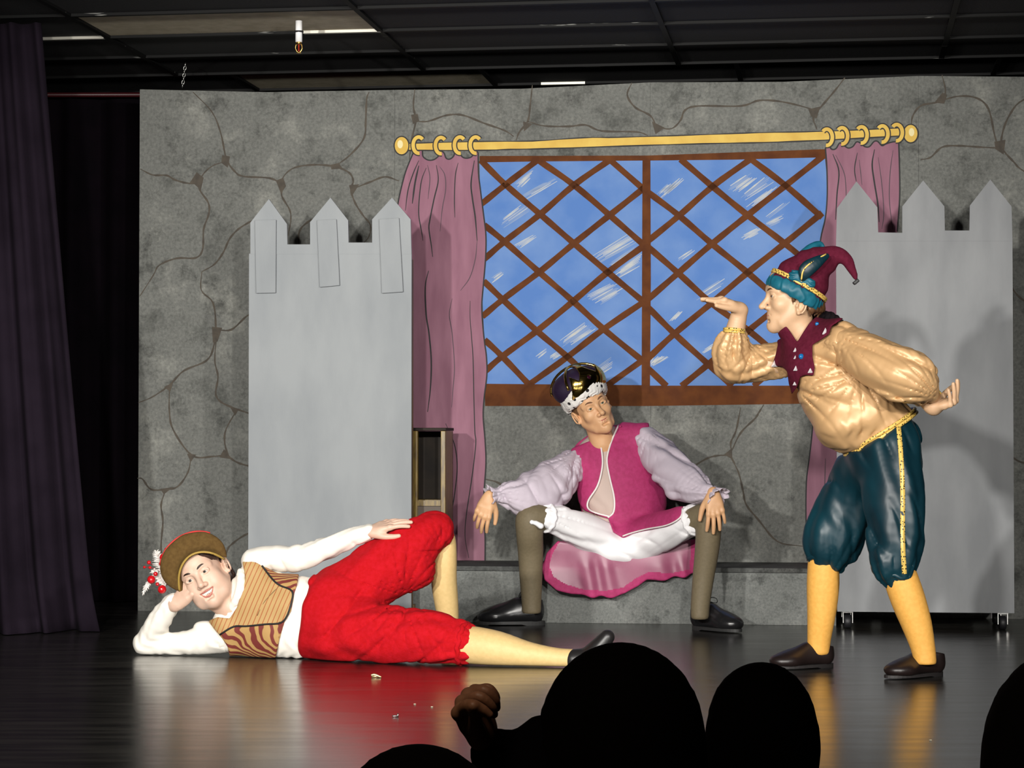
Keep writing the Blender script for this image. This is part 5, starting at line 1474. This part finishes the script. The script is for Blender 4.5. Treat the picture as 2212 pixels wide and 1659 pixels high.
    collar = sdf_obj('collar', Sc, 0.0040, m_maroon, K)
    for px, py, s in ((1673,786,9),(1783,716,9),(1751,800,8),(1717,828,6),(1718,756,6),(1719,796,7),(1718,772,5)):
        c = lk2.front(px, py, 0.017, 7.9); e = m_px(s, 7.9)
        v = [c + (-e * 0.8, 0, -e * 0.7), c + (e * 0.8, 0, -e * 0.7), c + (0, 0, e * 0.9), c + (0, -e * 0.5, -e * 0.15), c + (0, 0.004, 0)]
        mesh_np('stud', np.array(v), [(0, 1, 3), (1, 2, 3), (2, 0, 3), (1, 0, 4), (2, 1, 4), (0, 2, 4)], m_silver, collar, smooth=False)
    for px, py, r in ((1731, 770, 0.0095), (1765, 700, 0.007)):
        c = lk2.front(px, py, 0.017, 7.9); v, f = ball_geo(c, r, sq=(1, 0.6, 1)); mesh_np('gem', v, f, m_bluegem, collar)
    S = Sdf().tube([J(1756, 686, 7.98), J(1785, 682, 7.99), J(1812, 694, 7.99), J(1826, 706, 7.98)], [0.012, 0.017, 0.014, 0.005], 0.01, seg_k=0.01)
    S.wrinkle((1, 0.4, 0.3), 0.02, 0.003, 0.8, 0.3)
    sdf_obj('collar_back', S, 0.004, mat('black_plush', (0.006, 0.004, 0.005), 0.9, spec=0.1), collar)
    # breeches
    S = Sdf().tube([J(1905, 955, 7.96), J(1905, 1000, 7.96)], [0.135, 0.125], 0.04)
    S.tube([J(1918, 975, 7.88), J(1933, 1080, 7.83), J(1933, 1170, 7.81), J(1931, 1215, 7.80), J(1935, 1242, 7.80)], [0.110, 0.104, 0.094, 0.080, 0.056], 0.05, fold=(0.005, 7, 4), seg_k=0.03)
    S.tube([J(1878, 985, 8.02), J(1838, 1080, 8.09), J(1803, 1155, 8.10), J(1796, 1182, 8.10), J(1788, 1200, 8.10)], [0.100, 0.105, 0.106, 0.090, 0.064], 0.04, fold=(0.005, 7, 4), seg_k=0.03)
    S.plane(wst + wn * 0.0, wn, 0.012)
    S.wrinkle((1, 0.3, 0.25), 0.09, 0.004, 0.7, 0.2).crease((1, 0.25, 0.30), 0.075, 0.010, 0.35, 0.2, 2.5).radial(J(1932, 1320, 7.8), 34, 0.010, 0.10, 0.30, 0.5, 3).radial(J(1775, 1285, 8.1), 32, 0.010, 0.10, 0.28, 1.5, 3)
    lk3 = Lookup(S)
    br = sdf_obj('breeches', S, 0.0058, m_teal, K)
    surf_ribbon('side_braid', lk3, [(1941,918),(1946,980),(1950,1060),(1950,1130),(1951,1190),(1954,1240)], 10, 0.004, m_trim, br, 0.004, 8, 7.75)
    for c, n, r in ((J(1933, 1243, 7.80), (0.25, 0, 1), 0.059), (J(1785, 1200, 8.10), (-0.1, 0, 1), 0.063)):
        ring('hem', c, n, r, 0.009, m_teal, br, wob=0.003, nw=9)
    # tights, shoes
    for pts, rad in (([J(1938, 1225, 7.80), J(1946, 1250, 7.80), J(1962, 1296, 7.80), J(1980, 1348, 7.80), J(1994, 1400, 7.80), J(1999, 1436, 7.80)], [0.054, 0.058, 0.058, 0.051, 0.041, 0.038]),
                     ([J(1784, 1180, 8.10), J(1779, 1210, 8.10), J(1778, 1262, 8.11), J(1775, 1320, 8.12), J(1769, 1385, 8.14), J(1768, 1424, 8.15)], [0.052, 0.054, 0.057, 0.051, 0.041, 0.039])):
        sdf_obj('stocking', Sdf().tube(pts, rad, 0, seg_k=0.02).plane((0, 0, 0.045), (0, 0, -1), 0.01), 0.006, m_sock, K, it=2)
    shoe(K, FL(2034, 1458), (-0.82, -0.57), m_shoe, m_sole, 0.92, 1.22, low=True)
    shoe(K, FL(1798, 1440), (-0.90, -0.44), m_shoe, m_sole, 0.92, 1.22, low=True)
jester()

# ------------------------------------------------------------------ RECLINING PERSON: lies on one side propped on an elbow
def recliner():
    K = empty('person', tuple(FL(660, 1425)), 'person in red breeches and striped vest reclining on the floor, head on hand', 'person')
    J = P
    skin = skin_mat('pale_skin', (0.60, 0.40, 0.30), (0.66, 0.45, 0.34))
    m_white = mat('cream_white_jersey', (0.82, 0.78, 0.70), 0.8, bump=0.08, bscale=220)
    m_red = mat('red_flannel', (0.40, 0.003, 0.006), 0.9, spec=0.15, col2=(0.45, 0.005, 0.012), nscale=70, bump=0.25, bscale=240)
    m_tights = mat('cream_tights', (0.60, 0.42, 0.175), 0.6, col2=(0.65, 0.46, 0.20), nscale=70)
    m_stripe = pattern_mat('striped_brocade', 'stripe', (0.44, 0.28, 0.11), (0.34, 0.10, 0.03), n=(0.92, 0.0, -0.38), freq=62.0, frac=0.20)
    m_pais = pattern_mat('paisley_brocade', 'paisley', (0.42, 0.25, 0.085), (0.155, 0.022, 0.016), freq=21.0)
    m_pipe = mat('black_piping', (0.012, 0.01, 0.01), 0.6)
    m_felt = mat('olive_felt', (0.092, 0.052, 0.016), 0.95, spec=0.15, col2=(0.12, 0.070, 0.022), nscale=80, bump=0.15, bscale=300)
    m_hair = mat('dark_brown_hair', (0.020, 0.009, 0.006), 0.5, col2=(0.045, 0.02, 0.012), nscale=40)
    R = headframe((-0.13, -0.985, -0.03), (-0.53, 0.06, 0.85)); sc = 1.03
    O = J(427, 1244, 8.48) - 0.078 * sc * R[:, 1]
    hd = head_geo(O, R, sc, [(J(476, 1296, 8.56), 0.050), (J(500, 1312, 8.56), 0.055), (J(525, 1318, 8.57), 0.06)], smile=True, nose=0.95, jaw=1.25, wide=1.06)
    # propping hand: loose fist against the cheek
    x = J(400, 1280, 8.535) - J(378, 1306, 8.545)
    h1 = hand_geo(J(381, 1306, 8.520), frame(x, (-0.66, -0.66, 0.10)), 1.04, curls=[(62, 70, 40), (66, 72, 40), (70, 74, 40), (72, 76, 40)], spread=1, thumb=(16, 4, 4), stub=0.0, thumb_in=30, arm=[(J(366, 1312, 8.545), 0.024), (J(376, 1302, 8.53), 0.025)])
    x = J(880, 1120, 8.48) - J(797, 1149, 8.48)
    h2 = hand_geo(J(797, 1149, 8.475), frame(x, (-0.35, -0.42, 0.85)), 0.95, curls=[(8, 10, 6), (6, 8, 6), (8, 10, 6), (10, 12, 8)], spread=4, thumb=(34, 22, 8), left=True, stub=0.0)
    core = torso_core([([J(520, 1312, 8.57), J(590, 1318, 8.55), J(700, 1335, 8.48)], [0.06, 0.09, 0.09]),
                       ([J(515, 1330, 8.57), J(470, 1378, 8.58), J(314, 1393, 8.62), J(374, 1302, 8.54)], [0.03, 0.03, 0.016, 0.015]),
                       ([J(520, 1300, 8.57), J(556, 1214, 8.56), J(650, 1203, 8.55), J(795, 1150, 8.48)], [0.04, 0.018, 0.014, 0.010]),
                       ([J(710, 1320, 8.48), J(830, 1215, 8.50), J(950, 1145, 8.55), J(962, 1250, 8.62), J(972, 1395, 8.66)], [0.07, 0.05, 0.02, 0.02, 0.012]),
                       ([J(710, 1360, 8.42), J(850, 1372, 8.32), J(990, 1388, 8.24), J(1100, 1406, 8.20), J(1230, 1424, 8.16)], [0.07, 0.06, 0.035, 0.025, 0.014])])
    joined('body', [hd, h1, h2, core], skin, K)
    face_parts(K, O, R, sc, eye_mat('iris_grey', (0.10, 0.09, 0.08)), m_hair, mat('rose_lip', (0.48, 0.15, 0.12), 0.4), smile=True, gaze=(0.02, 0.0))
    T = into(O, R, sc)
    # hair
    S = Sdf().ell((0, -0.030, 0.034), (0.080, 0.086, 0.086), None, 0)
    S.tube([(-0.050, 0.056, 0.062), (-0.070, 0.040, 0.040), (-0.078, 0.018, 0.028)], [0.020, 0.018, 0.012], 0.012)
    S.tube([(-0.070, -0.035, 0.01), (-0.068, -0.045, -0.05), (-0.045, -0.050, -0.085)], [0.022, 0.022, 0.018], 0.02)
    S.ell((0, -0.060, -0.045), (0.062, 0.036, 0.055), None, 0.03)
    S.plane((0, 0.075, 0.02), (0, 1, -0.30), 0.01)
    S.wrinkle((1, 0.2, 0.4), 0.012, 0.002, 0.6, 0.3)
    sdf_obj('hair', S, 0.0034, m_hair, K, M=T)
    # hat: wide soft brim turned up behind the face
    hc = J(418, 1214, 8.515)
    nrm = np.array([-0.10, -0.98, 0.02]); nrm /= np.linalg.norm(nrm)
    Rh = frame(J(470, 1187, 8.56) - J(368, 1245, 8.56), nrm)         # x along the brim's long axis, z towards the viewer
    S = Sdf().ell(hc, (0.128, 0.106, 0.036), Rh, 0)
    S.ell(hc - nrm * 0.06, (0.092, 0.082, 0.055), Rh, 0.03)
    S.ell(J(433, 1226, 8.49), (0.083, 0.066, 0.066), Rh, 0.02)
    S.ell(T([(-0.020, 0.03, -0.078)])[0], (0.112, 0.60, 0.152), np.stack([R[:, 0], R[:, 1], R[:, 2]], 1), 0.004, 'sub')
    S.wrinkle(Rh[:, 0], 0.09, 0.002, 0.7, 0.5)
    hat = sdf_obj('felt_hat', S, 0.0040, m_felt, K)
    lkh = Lookup(S, 0.004)
    N = 60
    rim = [hc + Rh @ np.array([0.1285 * math.cos(a), 0.1065 * math.sin(a), -0.002]) for a in np.linspace(0, 2 * math.pi, N, endpoint=False)]
    arc = [q for q in rim if q[2] > hc[2] - 0.02 and q[0] < hc[0] + 0.06]
    arc.sort(key=lambda q: math.atan2(q[2] - hc[2], -(q[0] - hc[0])))
    tube('red_edge', arc, 0.0036, mat('red_ribbon', (0.55, 0.02, 0.015), 0.6), hat, 8)
    band = []
    for a in np.linspace(-1.05, 1.12, 26):
        q = T([(-0.020 + 0.1125 * math.sin(a), 0.09, -0.078 + 0.1525 * math.cos(a))])[0]
        px, py = proj(*q); band.append(lkh.front(px, py, 0.001, 8.5))
    for _ in range(3): band = [band[0]] + [(band[i - 1] + 2 * band[i] + band[i + 1]) / 4 for i in range(1, len(band) - 1)] + [band[-1]]
    tube('yellow_binding', band, 0.0042, mat('yellow_binding', (0.36, 0.235, 0.045), 0.7), hat, 8)
    m_rb = mat('red_bauble', (0.50, 0.008, 0.012), 0.12, spec=0.8); m_plume = mat('white_plume', (0.70, 0.66, 0.62), 0.9)
    hy = 8.56
    for px, py, r in ((353, 1204, 8.5), (350, 1273, 9.5), (327, 1252, 9), (312, 1225, 3), (359, 1187, 4), (336, 1240, 5), (322, 1215, 4.5), (324, 1226, 3.5), (340, 1262, 4), (348, 1218, 5)):
        v, f = ball_geo(J(px, py, hy - 0.03), m_px(r, hy)); mesh_np('bauble', v, f, m_rb, hat)
    for a, b in (((353, 1204), (372, 1215)), ((350, 1273), (366, 1262)), ((327, 1252), (362, 1245)), ((312, 1225), (350, 1236)), ((359, 1187), (372, 1200)), ((322, 1218), (356, 1232))):
        tube('bauble_wire', [J(*a, hy), J((a[0] + b[0]) / 2, (a[1] + b[1]) / 2 - 3, hy), J(*b, hy + 0.02)], 0.0013, m_rb, hat, 6, smooth_n=3)
    random.seed(3)
    for base, tip, wd, n in (((356, 1246), (339, 1192), 9, 46), ((358, 1266), (332, 1232), 8, 36), ((330, 1243), (310, 1278), 4, 26)):
        A, B = J(*base, hy - 0.01), J(*tip, hy - 0.01)
        ax = (B - A); sd = np.cross(ax, (0, 1, 0)); sd /= np.linalg.norm(sd)
        gv, gf = [], []
        for i in range(n):
            t = (i + 0.5) / n; s = 1 if i % 2 else -1
            c = A + ax * t; w = m_px(wd, hy) * (0.5 + 1.1 * math.sin(math.pi * min(1, t * 0.9 + 0.08))) * random.uniform(0.75, 1.2)
            e = c + sd * s * w + ax * 0.16 * random.uniform(0.6, 1.2) + np.array([0, random.uniform(-0.012, 0.004), -0.003])
            tv, tf = tube_geo([c, (c + e) / 2 + ax * 0.03, e], [0.0022, 0.0024, 0.0006], 5); gv.append(tv); gf.append(tf)
        tv, tf = tube_geo([A, (A + B) / 2, B], [0.002, 0.0018, 0.001], 6); gv.append(tv); gf.append(tf)
        V, Fc = merge_geo(list(zip(gv, gf))); mesh_np('plume', V, Fc, m_plume, hat)
    # shirt: torso, collar frill
    def body(S, g=0.0):
        S.tube([J(545, 1314, 8.57), J(580, 1318, 8.56), J(620, 1328, 8.53), J(672, 1333, 8.50), J(712, 1335, 8.48)], [0.100 + g, 0.150 + g, 0.148 + g, 0.150 + g, 0.160 + g], 0.03, flat=((0.15, 1, 0), 0.70))
        S.tube([J(505, 1370, 8.57), J(565, 1373, 8.55), J(645, 1376, 8.52)], [0.060 + g, 0.072 + g, 0.078 + g], 0.06)
        S.tube([J(545, 1232, 8.56), J(520, 1285, 8.57), J(490, 1345, 8.57), J(483, 1376, 8.58)], [0.045 + g, 0.055 + g, 0.055 + g, 0.055 + g], 0.05)
        return S
    S = body(Sdf(), -0.004)
    S.plane((0, 0, 0.003), (0, 0, -1))
    S.wrinkle((1, 0.2, 0.1), 0.035, 0.0035, 0.7, 0.3)
    sdf_obj('shirt', S, 0.0062, m_white, K)
    S = Sdf()
    N = 26
    cpts = [J(519 - 26 * t - 8 * math.sin(math.pi * t) * 0.0 + 10 * math.sin(math.pi * t), 1236 + 88 * t, 8.535 - 0.045 * math.sin(math.pi * t)) for t in np.linspace(0, 1, N)]
    for i, c in enumerate(cpts):
        S.ball(c + np.array([0.006 * math.sin(i * 2.4), 0, 0.004 * math.cos(i * 2.4)]), 0.011 + 0.003 * math.sin(i * 2.4), 0.012)
    sdf_obj('collar_frill', S, 0.0036, m_white, K)
    # vest
    Sv = body(Sdf(), 0.0); Sv.wrinkle((0.6, 0.2, 0.8), 0.10, 0.003, 0.7, 1.1); lk = Lookup(Sv)
    vest_poly = [(523,1212),(548,1211),(568,1222),(600,1238),(646,1240),(642,1262),(636,1282),(629,1320),(614,1345),(604,1380),(592,1440),(500,1440),(492,1398),(480,1379),(465,1362),(449,1341),(470,1333),(496,1336),(512,1312),(522,1280),(530,1248)]
    Sv.fn(lambda D, X, Y, Z: D - 0.011).fn(clip_polys([vest_poly], None, 0.003)).plane((0, 0, 0.003), (0, 0, -1))
    centre = [(500,1190),(566,1222),(592,1255),(607,1266),(631,1276),(629,1302),(613,1343),(575,1348),(530,1353),(505,1353),(475,1371),(440,1350),(440,1330),(505,1300)]
    vest = sdf_obj('vest', Sv, 0.0046, [m_pais, m_stripe], K, sel=inside_sel([(1, centre)]))
    surf_tube('piping', lk, [(566,1222),(578,1238),(592,1255),(607,1266),(631,1276),(630,1300),(613,1343),(575,1348),(530,1353),(505,1353),(475,1371)], 0.0036, 0.0145, m_pipe, vest)
    surf_tube('centre_seam', lk, [(604,1266),(585,1285),(568,1305),(556,1330)], 0.0022, 0.011, mat('seam_brown', (0.16, 0.09, 0.03), 0.7), vest)
    # sleeves
    S = Sdf().tube([J(486, 1374, 8.58), J(440, 1384, 8.60), J(390, 1390, 8.615), J(336, 1394, 8.63), J(314, 1392, 8.635)], [0.063, 0.052, 0.044, 0.038, 0.036], 0.02, seg_k=0.02)
    S.tube([J(313, 1390, 8.635), J(340, 1346, 8.59), J(366, 1310, 8.55), J(376, 1298, 8.535)], [0.036, 0.044, 0.036, 0.031], 0.035, seg_k=0.02, fold=(0.0025, 5, 40))
    S.ell(J(440, 1352, 8.585), (0.035, 0.03, 0.018), None, 0.03)
    S.plane((0, 0, 0.003), (0, 0, -1), 0.004)
    S.wrinkle((0.7, 0.1, 0.7), 0.04, 0.002, 0.8, 0.8)
    sdf_obj('sleeve', S, 0.0052, m_white, K)
    S = Sdf().tube([J(548, 1214, 8.56), J(585, 1206, 8.56), J(640, 1206, 8.55), J(700, 1186, 8.53), J(760, 1162, 8.50), J(796, 1150, 8.478)], [0.046, 0.047, 0.050, 0.042, 0.036, 0.031], 0.02, fold=(0.002, 5, 30), seg_k=0.03)
    S.ell(J(552, 1196, 8.55), (0.030, 0.035, 0.016), None, 0.02)
    S.wrinkle((0.9, 0.2, 0.2), 0.07, 0.002, 0.8, 2.5).crease((0.7, 0.2, 0.7), 0.05, 0.006, 0.8, 1.5)
    sdf_obj('sleeve', S, 0.0052, m_white, K)
    # breeches: raised knee and leg along the floor
    S = Sdf().tube([J(690, 1333, 8.49), J(735, 1335, 8.46)], [0.160, 0.150], 0.04, flat=((0.1, 1, 0), 0.80))
    S.tube([J(735, 1305, 8.50), J(800, 1250, 8.50), J(860, 1205, 8.51), J(915, 1160, 8.53), J(940, 1142, 8.55), J(950, 1150, 8.555)], [0.125, 0.118, 0.105, 0.082, 0.062, 0.055], 0.05, fold=(0.004, 6, 14), seg_k=0.03)
    S.ell(J(890, 1232, 8.52), (0.085, 0.075, 0.075), None, 0.06).ell(J(712, 1288, 8.48), (0.09, 0.10, 0.085), None, 0.05)
    S.tube([J(735, 1362, 8.43), J(800, 1368, 8.37), J(870, 1374, 8.31), J(935, 1378, 8.27), J(975, 1386, 8.245), J(1000, 1391, 8.235)], [0.125, 0.115, 0.104, 0.094, 0.086, 0.076], 0.05, fold=(0.0045, 7, 16), seg_k=0.03)
    S.plane((0, 0, 0.003), (0, 0, -1), 0.006).plane(J(654, 1330, 8.45), (-1, 0, 0.14), 0.02)
    S.wrinkle((0.7, 0.3, 0.5), 0.12, 0.004, 0.9, 0.5).crease((0.9, 0.2, -0.45), 0.15, 0.013, 0.6, 0.5, 5).radial(J(868, 1292, 8.3), 22, 0.016, 0.05, 0.34, 0.8, 5).radial(J(1060, 1395, 8.2), 34, 0.010, 0.09, 0.24, 0.3, 3).radial(J(958, 1190, 8.5), 24, 0.012, 0.04, 0.16, 1.2, 3.5)
    br = sdf_obj('breeches', S, 0.0062, m_red, K)
    ring('hem', J(1001, 1390, 8.234), J(1020, 1394, 8.225) - J(975, 1386, 8.245), 0.071, 0.010, m_red, br, wob=0.004, nw=11)
    # tights and shoes
    S = Sdf().tube([J(948, 1146, 8.56), J(962, 1165, 8.58), J(962, 1205, 8.59), J(959, 1250, 8.61), J(964, 1300, 8.63), J(970, 1350, 8.65), J(972, 1390, 8.66)], [0.040, 0.038, 0.043, 0.048, 0.045, 0.037, 0.031], 0, seg_k=0.03)
    sdf_obj('stocking', S, 0.006, m_tights, K, it=2)
    S = Sdf().tube([J(985, 1389, 8.24), J(1020, 1394, 8.225), J(1075, 1402, 8.20), J(1140, 1414, 8.18), J(1200, 1421, 8.16), J(1245, 1423, 8.15)], [0.066, 0.068, 0.063, 0.046, 0.036, 0.034], 0, seg_k=0.03)
    S.plane((0, 0, 0.003), (0, 0, -1), 0.01)
    sdf_obj('stocking', S, 0.006, m_tights, K, it=2)
    m_shoe = mat('black_slipper', (0.014, 0.013, 0.013), 0.4)
    shoe(K, FL(960, 1412), (0.95, 0.3), m_shoe, m_shoe, 0.85, low=True)
    # slipper on the outstretched foot: lies on its side, toe pointing up and away
    S = Sdf().tube([J(1240, 1424, 8.15), J(1268, 1420, 8.14), J(1292, 1400, 8.12), J(1312, 1376, 8.11)], [0.036, 0.036, 0.034, 0.026], 0.01, flat=((0, 1, 0), 1.15), seg_k=0.02).plane((0, 0, 0.003), (0, 0, -1), 0.006)
    sdf_obj('shoe', S, 0.005, m_shoe, K)
recliner()

# ------------------------------------------------------------------ AUDIENCE: dark heads in front of the stage
def audience():
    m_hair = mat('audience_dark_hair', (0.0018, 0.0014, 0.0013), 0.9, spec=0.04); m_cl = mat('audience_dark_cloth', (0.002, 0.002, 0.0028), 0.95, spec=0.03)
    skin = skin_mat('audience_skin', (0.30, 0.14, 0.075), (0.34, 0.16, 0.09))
    def viewer(px, top_py, Y, wpx, label, hand=False, lean=0.0, hh=1.18):
        top = P(px, top_py, Y); r = m_px(wpx, Y) / 2
        K = empty('person', (top[0], Y, -0.62), label, 'person', None)
        c = top - (0, 0, r * 1.12)
        S = Sdf().ell(c, (r * 0.80, r * 0.98, r * 1.02), None, 0).ell(c + (0, 0.04, -r * 0.75), (r * 0.62, r * 0.72, r * 0.75), None, 0.04)
        S.ell(c + (0, r * 0.92, -r * 0.62), (0.012, 0.02, 0.02), None, 0.02)
        for s in (-1, 1): S.ell(c + (s * r * 0.78, 0.0, -r * 0.55), (0.012, 0.02, 0.03), None, 0.01)
        nb = c - (0, 0.02, r * 1.95)
        S.tube([c - (0, 0.02, r * 0.8), nb], [r * 0.52, r * 0.56], 0.03)
        geos = [sdf_mesh(S, 0.006)]
        if hand:
            x = P(1018, 1535, 2.92) - P(1048, 1600, 2.95)
            geos.append(hand_geo(P(1047, 1592, 2.95), frame(x, (-0.82, 0.35, 0.1)), 0.80, curls=[(48, 62, 38), (66, 78, 40), (70, 78, 40), (74, 78, 40)], spread=3, thumb=(20, 10, 5), left=True, stub=0.05, thumb_in=15))
        seat = -0.62 + 0.42
        joined('body', geos, skin, K)
        S = Sdf().ell(c, (r * 0.97, r * 1.05, r * 1.10), None, 0).ell(c - (0, r * 0.30, r * 0.75), (r * 0.95, r * 0.72, r * 0.95), None, 0.05)
        S.plane(c + (0, r * 0.75, 0), (0, 1, -0.5), 0.02)
        S.wrinkle((1, 0.3, 0.1), 0.014, 0.0014, 0.5, px * 0.1)
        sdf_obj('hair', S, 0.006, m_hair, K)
        S = Sdf().tube([nb, nb - (0, 0.02, 0.10)], [0.055, 0.10], 0.05)
        S.tube([nb + (-0.11, -0.02, -0.09), nb + (0.11, -0.02, -0.09)], [0.05, 0.05], 0.06)
        hip = -0.62 + 0.56
        S.tube([nb - (0, 0.02, 0.12), (nb[0], nb[1] - 0.02, hip)], [0.115, 0.12], 0.05, flat=((0, 1, 0), 0.75))
        for s in (-1, 1):
            S.tube([(nb[0] + s * 0.06, nb[1] - 0.02, hip), (nb[0] + s * 0.07, nb[1], -0.36), (nb[0] + s * 0.07, nb[1] - 0.01, -0.56)], [0.075, 0.055, 0.042], 0.03)
            S.tube([(nb[0] + s * 0.07, nb[1] - 0.02, -0.585), (nb[0] + s * 0.075, nb[1] + 0.09, -0.59)], [0.034, 0.028], 0.02)
            if not (hand and s < 0):
                S.tube([nb + (s * 0.13, -0.02, -0.10), nb + (s * 0.155, -0.02, -0.32), nb + (s * 0.15, 0.03, -0.50)], [0.048, 0.040, 0.032], 0.03)
        if hand:
            S.tube([nb + (-0.11, -0.02, -0.10), P(1150, 1700, 2.95), P(1092, 1672, 2.96), P(1064, 1625, 2.955)], [0.05, 0.045, 0.04, 0.030], 0.04)
            S.tube([nb + (-0.05, 0, -0.05), P(1180, 1612, 3.0), P(1102, 1645, 2.97)], [0.05, 0.042, 0.030], 0.03)
        S.plane((0, 0, -0.617), (0, 0, -1))
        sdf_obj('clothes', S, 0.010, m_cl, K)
    viewer(1342, 1384, 3.0, 368, 'audience member with a large rounded dark head, seen from behind, one fist raised', hand=True)
    viewer(1645, 1428, 3.5, 236, 'audience member with a smaller dark head beside the viewer with the raised fist')
    viewer(904, 1604, 2.5, 410, 'audience member seen from behind, only the top of the dark hair showing')
    viewer(2330, 1390, 2.1, 420, 'dark audience member standing apart from the others, in front of the tower on casters')
audience()
